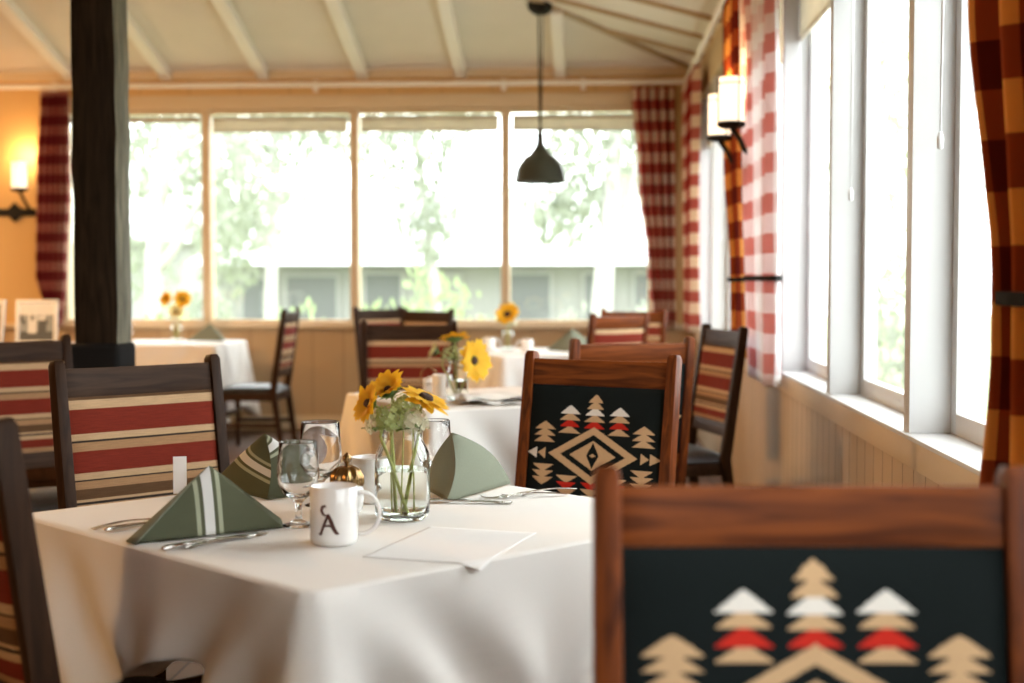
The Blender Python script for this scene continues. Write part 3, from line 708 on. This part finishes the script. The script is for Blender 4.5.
sprig(jb, J3+Vector((.02, 0, .20)), 'pale sprig in the jar below the hanging lamp', .05, 30, 'floret_w', seed=5, leaves=4)
J4 = Vector((-3.26, 10.75, TZ)); jb = J4+Vector((0, 0, .008))
mason_jar(J4, 'mason jar of small sunflowers on the far table by the post', .95, water=False)
flower(jb, J4+Vector((-.075, -.02, .34)), (-.3, -.9, .3), 'sunflower at the left of the far table jar', r=.062, cup=.2, disk=.2)
flower(jb, J4+Vector((.055, -.02, .335)), (.3, -.9, .2), 'sunflower at the right of the far table jar', r=.072, cup=.2, disk=.2)
flower(jb, J4+Vector((.01, -.03, .24)), (0, -.9, .5), 'paler bloom low in the far table jar', r=.07, pale=True, cup=.2, disk=.12)

# ---- napkins
STR = [(-.016, -.0105, 2), (-.0055, .0055, 3), (.0105, .016, 2)]
def napkin_mat(name, base):
    pale = (.33, .35, .25); white = (.62, .62, .60)
    return striped(name, [(0, base), (.38, pale), (.42, base), (.455, white), (.545, white), (.58, pale), (.62, base)][:4]+[(.545, base), (.58, pale), (.62, base)], axis=0, bump=.3, vary=.12, noise=(3, 3))
M['napkin'] = napkin_mat('green striped napkin cotton', (.085, .092, .056))
def face(f, A, B, P, bulge, nrm, span, n=14, off=.5, mi=0, bowA=(0, 0, 0), bowB=(0, 0, 0), slant=None):
    """curved triangle A-B base, P apex; UV x carries the stripes; bowA/bowB bend the two side edges"""
    A, B, P = Vector(A), Vector(B), Vector(P); nrm = Vector(nrm).normalized(); ax = (B-A).normalized(); mid = (A+B)/2; bowA = Vector(bowA); bowB = Vector(bowB)
    def fn(u, v):
        b = A.lerp(B, u); p = b.lerp(P, v)
        return p+nrm*bulge*math.sin(PI*u)*(1-v)**.7*(.35+v)+bowA.lerp(bowB, u)*math.sin(PI*v)
    if slant: uvf = lambda u, v: (.5+(v-slant[0]+slant[1]*u)*slant[2], v)
    else: uvf = lambda u, v: (.5+((A.lerp(B, u).lerp(P, v)-mid).dot(ax)+off)/span, v)
    f.grid(fn, n, n, mi, uvf=uvf)
def napkin(pts, apex, label, bulge, span=.22, off=(0, 0), closed=True, mat='napkin', group='folded cloth napkins', bows=None, slants=None):
    """pts: base points in order, faces between successive ones"""
    c = sum((Vector(p) for p in pts), Vector())/len(pts); f = MB(); n = len(pts)
    P = [Vector(p)-c for p in pts]; A = Vector(apex)-c; rng = range(n if closed else n-1)
    for i in rng:
        a, b = P[i], P[(i+1) % n]; nr = (b-a).cross(A-a)
        if nr.dot((a+b+A)/3) < 0: nr = -nr
        face(f, a, b, A, bulge[i % len(bulge)], nr, span, off=off[i % len(off)], bowA=bows[i] if bows else (0, 0, 0), bowB=bows[(i+1) % n] if bows else (0, 0, 0), slant=slants[i] if slants else None)
    o = f.build('napkin', M[mat], None, smooth='auto', solid=.004, merge=True)
    o.location = c; tag(o, label, 'napkin', group); return o
z = TZ+.002
o = napkin([(-.850, 2.515, z), (-.612, 2.700, z), (-.640, 2.80, z), (-.86, 2.60, z)], (-.738, 2.635, z+.128), 'green napkin folded to a pyramid with white stripes, nearest on the table', [.012, .004, .004, .004], off=(.0, .3, .3, .3))
f = MB()   # the loose double fold on its flank
face(f, (-.868, 2.535, z), (-.842, 2.510, z), (-.745, 2.630, z+.122), .006, (-.7, -.7, .3), .22, off=.3)
f.build('folded_edge', M['sage'], None, solid=.003, smooth=True)
fe = bpy.data.objects['folded_edge']; fe.location = -Vector(o.location); fe.parent = o
napkin([(-.905, 3.24, z), (-.722, 3.04, z), (-.600, 3.13, z)], (-.748, 3.13, z+.136), 'green striped napkin standing with its ridge forward, behind the front water glass', [.016, .010], closed=False, bows=[(-.002, 0, .002), (.014, -.010, .004), (.010, 0, .006)], slants=[(.62, .26, .8), (.74, -.12, .8)])
napkin([(-.385, 3.20, z), (-.324, 3.03, z), (-.200, 3.32, z)], (-.322, 3.14, z+.140), 'grey-green napkin standing open right of the flower jar', [-.02, .016], closed=False, mat='sage', bows=[(-.014, 0, .004), (.016, -.016, -.004), (.016, .008, .014)])
napkin([(-3.18, 10.75, z+.01), (-2.88, 10.72, z+.01), (-2.96, 11.05, z+.01)], (-3.02, 10.85, z+.14), 'dark green napkin pyramid on the far table', [.01, .01, .01], mat='sage')
napkin([(-.33, 9.70, z), (-.16, 9.45, z), (.05, 9.68, z)], (-.16, 9.62, z+.15), 'pale green napkin standing under the hanging lamp', [-.02, .02], closed=False, mat='sage')
# flat crumpled white napkin, middle table
f = MB(); rr = random.Random(5)
f.grid(lambda u, v: ((u-.5)*.36, (v-.5)*.24, .010+.014*math.sin(u*7+1)*math.sin(v*5+.5)+.006*math.sin(u*15+v*9)), 36, 24)
f.grid(lambda u, v: ((u-.5)*.34-.01, (v-.5)*.20+.01, .024+.010*math.sin(u*6+2)*math.sin(v*6)+.006*math.sin(u*12+v*7)), 36, 24)
o = f.build('napkin', M['linen'], None, smooth=True, solid=.003); o.location = (-.36, 5.52, TZ+.003); o.rotation_euler = (0, 0, R(18)); tag(o, 'rumpled white cloth napkin lying on the middle table', 'napkin', 'folded cloth napkins')

# ---- cutlery
def fork(loc, rz, label, L=.195, group='forks'):
    f = MB(); th = .0022
    def prof(t):  # width along length
        return .0095 if t < .05 else .0095-.0035*min(1, (t-.05)/.4) if t < .55 else .006+(.012-.003)*max(0, min(1, (t-.62)/.1))
    n = 30; pts = []; ws = []
    for i in range(n+1):
        t = i/n*.77; pts.append((L*t, 0, .003+.006*math.sin(PI*min(1, t/.77))*1.0)); ws.append(prof(t)*2 if t > .7 else prof(t)*1.6)
    f.bar(pts, ws, [th]*(n+1), right=(0, 1, 0))
    for k in range(4):
        y = (k-1.5)*.0058; f.bar([(L*.77, y, .003), (L*.86, y, .001), (L*.95, y*.95, .002), (L, y*.9, .006)], [.0042, .0036, .003, .0015], [.002]*4, right=(0, 1, 0))
    o = f.build('fork', M['steel'], None, bevel=.0005, segs=1); o.location = loc; o.rotation_euler = (0, 0, rz); return tag(o, label, 'fork', group)
def knife(loc, rz, label, L=.225, group='knives'):
    t = thing('table_knife', loc, rz, label, 'knife', group)
    f = MB(); f.bar([(0, 0, .005), (.01, 0, .006), (.05, 0, .0065), (.10, 0, .006), (.115, 0, .005)], [.008, .017, .016, .011, .009], [.004, .007, .007, .006, .004], right=(0, 1, 0)); f.build('handle', M['steel'], t, bevel=.002)
    f = MB(); f.bar([(.113, 0, .005), (.13, 0, .005), (.17, -.001, .004), (.205, -.001, .003), (L, .004, .003)], [.010, .019, .021, .018, .003], [.002]*5, right=(0, 1, 0)); f.build('blade', M['steel'], t, bevel=.0006, segs=1)
    return t
knife((-.775, 2.455, TZ), math.atan2(.175, .13), 'table knife lying in front of the green striped napkin')
fork((-.735, 2.475, TZ), math.atan2(.20, .135), 'fork lying beside the knife before the green striped napkin', L=.19)
fork((-.975, 2.655, TZ), math.atan2(.13, .10), 'fork near the left corner of the nearest table', L=.19)
knife((-.945, 2.635, TZ), math.atan2(.13, .11), 'knife near the left corner of the nearest table', L=.2)
fork((-.045, 3.24, TZ), math.atan2(-.13, -.17), 'fork right of the grey-green napkin, nearer the flower side', L=.2)
fork((-.06, 3.15, TZ), math.atan2(-.06, -.2), 'fork lying closest to the patterned chair', L=.2)
knife((-.385, 3.03, TZ), math.atan2(.0, .1), 'knife tip showing under the grey-green napkin', L=.12+.0)
# card and placemat
f = MB(); f.bar([(0, 0, 0), (0, 0, .085)], .030, .001); o = f.build('table_card', M['paper']); o.location = (-.945, 3.13, TZ); o.rotation_euler = (0, 0, R(20))
tag(o, 'small upright white card behind the striped napkin', 'card')
pm = MB(); EN = Vector((-.441, 2.148)); ED = Vector((.682, .781)).normalized(); EO = Vector((ED.y, -ED.x))
def pmf(u, v):
    p = Vector((-.195, 2.372))+Vector((-.965, .262))*(.22*(1-u))+Vector((.262, .965))*(.32*v); d = (p-EN).dot(EO)
    over = d-.002
    z = .0
    if over > 0: z = -over*.30
    return (p.x+.3, p.y-2.5, z)
o = pm.grid(pmf, 44, 44).build('placemat', M['paper'], None, smooth=True, solid=.0005); o.location = (-.3, 2.5, .7612)
tag(o, 'white paper placemat with a corner bent over the table edge', 'placemat')
# caddy on middle table
t = thing('condiment_caddy', (-.70, 5.86, TZ), R(20), 'small bronze wire caddy beside the middle table jar', 'caddy')
f = MB()
for zz in (.005, .05): f.tube([(.035*math.cos(a), .035*math.sin(a), zz) for a in [2*PI*q/16 for q in range(17)]], .003, 6)
for q in range(6): a = q*PI/3; f.tube([(.035*math.cos(a), .035*math.sin(a), .004), (.035*math.cos(a), .035*math.sin(a), .05)], .002, 6)
f.tube([(-.035, 0, .05), (-.032, 0, .10), (0, 0, .125), (.032, 0, .10), (.035, 0, .05)], .003, 8); f.build('wire_frame', M['brass'], t, smooth=True)
MB().box(-.02, .02, -.014, .014, .006, .072).build('sugar_packets', M['paper'], t, bevel=.002)

# ------------------------------------------------------------------ hanging lamp, sconces
lx, ly = -.405, 10.35; zc = cz(lx, ly)
t = thing('hanging_lamp', (lx, ly, 0), 0, 'dark green bell-shaped lamp hanging from the ceiling on a long cord', 'lamp')
MB().lathe([(.001, zc-.085), (.05, zc-.085), (.09, zc-.05), (.10, zc+.03), (.001, zc+.03)], 28).build('ceiling_canopy', M['iron'], t, smooth='auto')
f = MB(); f.tube([(-.012, 0, zc-.05), (-.006, 0, 2.7), (0, 0, 2.33)], .007, 8); f.tube([(.02, 0, zc-.05), (.012, 0, 2.8), (.002, 0, 2.33)], .005, 8); f.build('cord', M['iron'], t, smooth=True)
MB().lathe([(.008, 2.36), (.018, 2.35), (.027, 2.31), (.030, 2.25), (.038, 2.235), (.042, 2.21)], 28).build('neck', M['shade'], t, smooth=True)
sp = [(.032, 2.235), (.056, 2.205), (.075, 2.175), (.115, 2.15), (.155, 2.10), (.178, 2.05), (.188, 2.0), (.194, 1.97), (.200, 1.962)]
f = MB(); f.lathe(sp+[(r-.004, z_-.001) for r, z_ in reversed(sp)], 48)
f.build('lamp_shade', M['shade'], t, smooth='auto')
MB().lathe([(.001, 2.13), (.02, 2.12), (.03, 2.08), (.02, 2.04), (.001, 2.03)], 16).build('bulb', M['shade_in'], t, smooth=True)

def sconce(loc, rz, lamps, label, bar=.22):
    t = thing('wall_lamp', loc, rz, label, 'lamp', 'black iron wall lamps')   # local: x along wall, -y into room
    f = MB(); f.box(-bar, bar, -.03, 0, -.032, .032)
    f.build('wall_bar', M['iron'], t, bevel=.004)
    f = MB(); d = .085; f.add([(-d, -.03, 0), (0, -.03, -d), (d, -.03, 0), (0, -.03, d), (-d, -.045, 0), (0, -.045, -d), (d, -.045, 0), (0, -.045, d)], [(0, 1, 2, 3), (4, 7, 6, 5), (0, 4, 5, 1), (1, 5, 6, 2), (2, 6, 7, 3), (3, 7, 4, 0)])
    f.build('diamond_plate', M['iron'], t, bevel=.003)
    for x in lamps:
        MB().tube([(x+.02, -.02, .01), (x+.04, -.06, .02), (x+.03, -.11, .06), (x+.012, -.13, .11), (x, -.17, .17)], .013, 10).build('arm', M['iron'], t, smooth=True)
        MB().lathe([(.001, .165), (.05, .165), (.068, .175), (.070, .19), (.06, .195), (.001, .195)], 28, (x, -.17, 0)).build('gallery', M['iron'], t, smooth='auto')
        g = MB().lathe([(.05, .195), (.060, .20), (.060, .405), (.056, .405), (.056, .205), (.001, .20)], 28, (x, -.17, 0)).build('glass_shade', M['lamp_glass'], t, smooth='auto')
        f = MB(); 
        f.tube([(x+.062*math.cos(a), -.17+.062*math.sin(a), .375) for a in [2*PI*q/24 for q in range(25)]], .003, 6)
        for q in range(3): a = q*2*PI/3+.5; f.tube([(x+.063*math.cos(a), -.17+.063*math.sin(a), .19), (x+.063*math.cos(a), -.17+.063*math.sin(a), .41)], .003, 6)
        f.build('shade_cage', M['iron'], t, smooth=True)
        L = bpy.data.lights.new('lamp_light', 'POINT'); L.energy = 7; L.color = (1, .62, .28); L.shadow_soft_size = .05
        lo = bpy.data.objects.new('lamp_light', L); C.objects.link(lo); lo.parent = t; lo.location = (x, -.13, .47)
    return t
sconce((-4.84, FY, 1.81), 0, [.10], 'black iron lamp with diamond plate glowing on the cream far wall')
sconce((WX, 7.12, 1.81), -PI/2, [-.32, .32], 'two-light black iron lamp on the side wall before the warm-tinted curtain', bar=.40)

# ------------------------------------------------------------------ left background: cabinet and photo frames, black chair
t = thing('side_cabinet', (-3.5, 8.05, 0), 0, 'dark wooden cabinet behind the striped chairs, carrying two photo frames', 'cabinet')
MB().box(-.5, .5, -.2, .2, .06, .84).build('carcass', M['walnut'], t, bevel=.004); MB().box(-.52, .52, -.22, .22, .84, .865).build('cabinet_top', M['walnut_h'], t, bevel=.004)
for s_ in (-1, 1):
    d = MB().box(s_*.25-.235, s_*.25+.235, -.222, -.201, .10, .80).build('door', M['walnut'], t, bevel=.004)
    MB().lathe([(.001, 0), (.012, .004), (.012, .012), (.001, .016)], 12).build('knob', M['brass'], d, smooth=True).location = (s_*.05, -.232, .5)
MB().box(-.48, .48, -.18, .18, 0, .06).build('plinth', M['walnut'], t)
def photo(loc, rz, w, h, label, pic):
    t = thing('photo_frame', loc, rz, label, 'photo frame', 'standing photo frames'); tl = Matrix.Rotation(R(-10), 4, 'X'); e = .02
    f = MB(); f.T = tl; f.box(-w/2, w/2, -.008, .012, 0, e); f.box(-w/2, w/2, -.008, .012, h-e, h); f.box(-w/2, -w/2+e, -.008, .012, e, h-e); f.box(w/2-e, w/2, -.008, .012, e, h-e); f.build('frame', M['white_trim'], t, bevel=.002)
    f = MB(); f.T = tl; f.box(-w/2+e, w/2-e, .0, .004, e, h-e); f.build('mount', M['paper'], t)
    f = MB(); f.T = tl; f.grid(lambda u, v: (-w*.40+w*.80*u, -.001, h*.10+h*.80*v), 24, 20, pic); f.build('photograph', [M['ph_pale'], M['ph_grey'], M['ph_dark'], M['ph_red']], t)
    f = MB(); f.bar([(0, .02+h*.12, h*.75), (0, .10, 0)], .05, .004); f.build('strut', M['walnut'], t)
M['ph_pale'] = plain('photo pale tone', (.55, .57, .58), .3); M['ph_grey'] = plain('photo grey tone', (.22, .25, .27), .3); M['ph_dark'] = plain('photo dark tone', (.06, .07, .08), .3); M['ph_red'] = plain('photo faded red tone', (.5, .2, .18), .3)
def pic1(u, v):
    if v > .72: return 0
    for cx in (.3, .45, .6, .72):
        if math.hypot((u-cx)/.05, (v-.62)/.08) < 1: return 0
        if abs(u-cx) < .06 and .2 < v < .55: return 0 if cx < .5 else 2
    return 2 if v < .25 or (v > .45 and int(u*9+v*5) % 3 == 0) else 1
photo((-3.262, 8.0, .866), R(10), .24, .27, 'white framed group photograph standing on the dark cabinet, seen whole', pic1)
photo((-3.56, 8.0, .866), R(-6), .2, .27, 'photo frame on the dark cabinet cut off by the picture edge', lambda u, v: 2 if v < .7 else 1)
# ------------------------------------------------------------------ outdoors
GZ = -1.0
gm = plain('pale dry lawn', (.30, .33, .17), .95, scale=2, var=.3); o = MB().box(-60, 60, FY+.4, 90, GZ-.1, GZ).build('ground', gm); struct(o, 'pale lawn outside the windows', 'ground')
o = MB().box(WX+.5, 60, -30, FY+.4, GZ-.1, GZ).build('ground_side', plain('pale paved yard', (.5, .5, .47), .95, scale=2, var=.1)); struct(o, 'pale paving outside the side windows', 'ground')
M['house'] = plain('pale house wall', (.24, .24, .23), .9, var=.05, scale=2); M['roof'] = plain('pale shingle roof', (.55, .56, .56), .9, var=.06, scale=6); M['hwin'] = plain('dim house window', (.11, .115, .115), .5); M['hsur'] = plain('house window surround', (.3, .3, .29), .8); M['hdoor'] = plain('grey house door', (.2, .2, .2), .6)
M['brick'] = plain('dusty brown chimney brick', (.30, .22, .18), .9, var=.2, scale=9)
def house(loc, x0, x1, dep, eave, ridge, wins, label, chim=None):
    t = thing('house', loc, 0, label, 'house', 'houses across the lawn')
    MB().box(x0, x1, 0, dep, GZ, eave).build('wall', M['house'], t)
    f = MB(); f.add([(x0-.5, -.7, eave-.08), (x1+.5, -.7, eave-.08), (x1-.6, dep/2, ridge), (x0+.6, dep/2, ridge), (x0-.5, dep+.7, eave-.08), (x1+.5, dep+.7, eave-.08)], [(0, 1, 2, 3), (3, 2, 5, 4), (0, 3, 4), (1, 5, 2), (0, 4, 5, 1)]); f.build('roof', M['roof'], t, merge=True)
    for (a, b, z0, z1, k) in wins:
        f = MB(); f.box(a-.06, b+.06, -.06, -.0, z0-.06, z1+.06); w = f.build('window_surround', M['hsur'], t)
        MB().box(a, b, -.075, -.055, z0, z1).build('window_glass' if k == 'w' else 'door_panel', M['hwin'] if k == 'w' else M['hdoor'], w)
    if chim: MB().box(chim, chim+.5, dep*.3, dep*.3+.5, eave, ridge+.25).build('chimney', M['brick'], t)
house((0, 28, 0), -7.6, 2.6, 7, 1.62, 3.3, [(-7.1, -6.5, .1, 1.25, 'w'), (-6.2, -5.2, .3, 1.3, 'w'), (-4.6, -3.9, .0, 1.35, 'w'), (-3.3, -2.7, GZ+.1, 1.3, 'd'), (-1.7, -.9, .1, 1.35, 'w'), (-.2, .3, .1, 1.35, 'w'), (.8, 1.5, .1, 1.35, 'w')],
      'long low pale house with grey windows beyond the lawn', chim=.25)
house((0, 40, 0), -24, -12, 8, 2.4, 5.2, [(-22, -20, .3, 1.8, 'w'), (-17, -15, .3, 1.8, 'w')], 'pale house further off behind the trees at the left windows')
M['bark'] = plain('pale bark', (.42, .42, .39), .9, scale=5, var=.2)
LM = [leafmat('haze paled grey green leaves', (.33, .36, .29), .5), leafmat('bright lime leaves', (.33, .42, .22), .5), leafmat('olive leaves', (.30, .33, .25), .5)]  # leaf colours paled to carry the bright haze outside
def leaves(f, c, rad, n, s, rnd):
    for _ in range(n):
        d = Vector((rnd.gauss(0, 1), rnd.gauss(0, 1), rnd.gauss(0, 1))).normalized()*rnd.random()**.4
        p = Vector(c)+Vector((d.x*rad[0], d.y*rad[1], d.z*rad[2])); f.T = dirmat((rnd.uniform(-1, 1), rnd.uniform(-1, 1), rnd.uniform(-.4, 1)), p); w = s*rnd.uniform(.6, 1.3)
        f.add([(-w*.35, 0, 0), (0, -w*.7, 0), (w*.35, 0, .1*w), (0, w*.7, 0)], [(0, 1, 2, 3)])
    f.T = Matrix.Identity(4)
def tree(x, y, h, trunk, clumps, label, seed, mat=0, s=.16, branches=(), r=.11):
    rnd = random.Random(seed); t = thing('tree', (x, y, GZ), 0, label, 'tree', 'trees on the lawn')
    f = MB(); n = len(trunk); f.tube(trunk, [r*(1-.5*i/n) for i in range(n)], 12)
    for b in branches: f.tube(b, [r*.6*(1-.6*i/len(b)) for i in range(len(b))], 8)
    f.build('trunk', M['bark'], t, smooth=True)
    f = MB()
    for (c, rad, k) in clumps: leaves(f, c, rad, int(k*2.2), s*.72, rnd)
    f.build('foliage', LM[mat], t)
tree(-5.75, 18, 6, [(0, 0, 0), (.02, 0, 1.5), (.0, 0, 2.6), (.12, 0, 3.4), (.22, 0, 4.5)], [((-.2, 0, 4.4), (1.5, 1.2, 1.2), 700), ((1.0, .3, 3.3), (.8, .8, .8), 260), ((.6, 0, 1.6), (.5, .5, .5), 160)],
     'tree with pale forked trunk outside the left window by the post', 1, branches=[[(0, 0, 2.3), (.3, 0, 2.7), (.75, 0, 3.5), (.95, 0, 4.4)]], r=.13)
tree(-5.15, 22, 6, [(0, 0, 0), (.0, 0, 2), (.05, 0, 3.2), (.1, 0, 4.6)], [((-.3, 0, 4.3), (1.3, 1.2, 1.3), 620), ((.9, -.4, 4.9), (.9, 1, .8), 300), ((-.7, 0, 2.8), (.6, .5, .9), 220)],
     'tree with straight pale trunk outside the second far window', 2, mat=2, branches=[[(0, 0, 2.8), (-.4, 0, 3.6), (-.6, 0, 4.6)]], r=.12)
tree(-2.3, 20, 6, [(0, 0, 0), (.02, 0, 2), (-.1, 0, 3), (-.3, 0, 4.6)], [((-.4, 0, 4.4), (1.2, 1, .9), 520), ((-.1, 0, 3.1), (.45, .5, .7), 200), ((.6, 0, 4.9), (.8, .8, .5), 180)],
     'tree with foliage hanging in the third far window', 3, r=.08)
tree(.08, 17, 6, [(0, 0, 0), (-.02, 0, 1.6), (.05, 0, 2.6), (.2, 0, 4.4)], [((.1, 0, 4.1), (.9, .8, .9), 420), ((-.5, 0, 3.1), (.5, .5, .5), 160)], 'tree with thick pale trunk outside the fourth far window behind the lamp', 4, branches=[[(0, 0, 2.4), (.3, 0, 3.0), (.5, 0, 4.0)]], r=.15)
tree(-8.6, 24, 7, [(0, 0, 0), (.0, 0, 2), (.1, 0, 3.2), (.1, 0, 5)], [((0, 0, 4.6), (2, 1.5, 1.6), 700), ((.5, 0, 2.6), (1, .8, .8), 260)], 'leafy tree seen left of the timber post', 5, mat=2, r=.13)
tree(4.6, 20, 7, [(0, 0, 0), (.0, 0, 2), (.1, 0, 3.2), (.1, 0, 5)], [((0, 0, 4.4), (1.6, 2.5, 1.8), 800), ((-.2, 0, 2.0), (1.0, 1.2, 1.0), 320)], 'green tree seen at a slant through the side window', 6, mat=1, r=.16)
def bush(x, y, w, h, label, seed, mat=1, n=320, z0=GZ):
    rnd = random.Random(seed); t = thing('bush', (x, y, z0), 0, label, 'bush', 'bushes outside the windows'); f = MB()
    for k in range(5): a = rnd.uniform(0, 6.28); f.tube([(0, 0, 0), (.15*math.cos(a)*w, .15*math.sin(a)*w, h*.5), (.3*math.cos(a)*w, .3*math.sin(a)*w, h*.85)], .015, 6)
    f.build('twigs', M['bark'], t)
    f = MB(); leaves(f, (0, 0, h*.58), (w*.5, w*.4, h*.45), n, .09, rnd); f.build('foliage', LM[mat], t)
bl_ = ['lime green bush outside the first far window', 'low lime bush outside the second far window', 'low bush beside the second window post', 'broad bright green bush outside the third far window', 'tall bright green bush rising in the third far window', 'pale bush outside the fourth far window', 'pale bush near the checked corner curtain']
for i, (x, y, w, h, m_) in enumerate([(-4.05, 13.2, .8, 2.05, 1), (-2.9, 13.6, .9, 2.0, 1), (-2.1, 13.3, .6, 2.0, 1), (-1.35, 13.3, 1.1, 2.25, 1), (-1.75, 14.2, .9, 2.35, 1), (-.2, 13.5, .9, 1.98, 0), (.5, 13.8, .7, 2.0, 0)]):
    bush(x, y, w, h, bl_[i], 20+i, m_, 420)
bush(3.02, 14.2, .8, 2.5, 'green and brown bush seen through the side window', 40, 2, 500)

# ------------------------------------------------------------------ light
w = bpy.data.worlds.new('sky'); SC.world = w; w.use_nodes = True; bg = w.node_tree.nodes['Background']
bg.inputs[0].default_value = (.95, .975, 1.0, 1); bg.inputs[1].default_value = 7.0
def add_fill_lamp(x, y, z, e, label):  # unseen hanging lamps, added to light the room warmly
    t = thing('fill_lamp', (x, y, 0), 0, label, 'lamp')
    MB().lathe([(.024, z+.26), (.045, z+.24), (.10, z+.18), (.16, z+.08), (.172, z), (.168, z), (.156, z+.08), (.098, z+.175), (.001, z+.22)], 36).build('lamp_shade', M['shade'], t, smooth='auto')
    MB().tube([(0, 0, z+.24), (0, 0, cz(x, y))], .004, 8).build('cord', M['iron'], t)
    L = bpy.data.lights.new('lamp_light', 'POINT'); L.energy = e; L.color = (1, .55, .22); L.shadow_soft_size = .12
    lo = bpy.data.objects.new('lamp_light', L); C.objects.link(lo); lo.parent = t; lo.location = (0, 0, z-.02)
add_fill_lamp(-4.2, 1.6, 1.95, 150, 'unseen hanging lamp added to warm the near cloth from the inner side')
add_fill_lamp(-3.9, 6.2, 2.5, 300, 'unseen hanging lamp added to warm the far wall from the inner side')
add_fill_lamp(-6.2, 9.0, 2.4, 220, 'unseen hanging lamp added to deepen the amber of the far wall')
add_fill_lamp(-1.5, -.8, 2.3, 20, 'unseen hanging lamp added behind the viewpoint for warm light')

# ------------------------------------------------------------------ camera
f_ = 1400.; p = math.atan(62/f_); ps = math.atan(83/f_*math.cos(p))
cam = bpy.data.cameras.new('camera'); co = bpy.data.objects.new('camera', cam); C.objects.link(co); SC.camera = co
co.location = (0, 0, 1.25); co.rotation_euler = (PI/2-p, 0, ps)
cam.sensor_width = 36; cam.lens = f_/1024*36; cam.clip_start = .05; cam.clip_end = 300
cam.dof.use_dof = True; cam.dof.focus_distance = 3.3; cam.dof.aperture_fstop = 2.5
SC.view_settings.view_transform = 'Standard'; SC.view_settings.look = 'None'; SC.view_settings.exposure = 0.28; SC.view_settings.gamma = 1
SC.view_settings.use_curve_mapping = False
SC.cycles.use_denoising = True; SC.cycles.max_bounces = 10; SC.cycles.transparent_max_bounces = 16; SC.cycles.transmission_bounces = 10; SC.cycles.diffuse_bounces = 5
SC.cycles.sample_clamp_indirect = 6
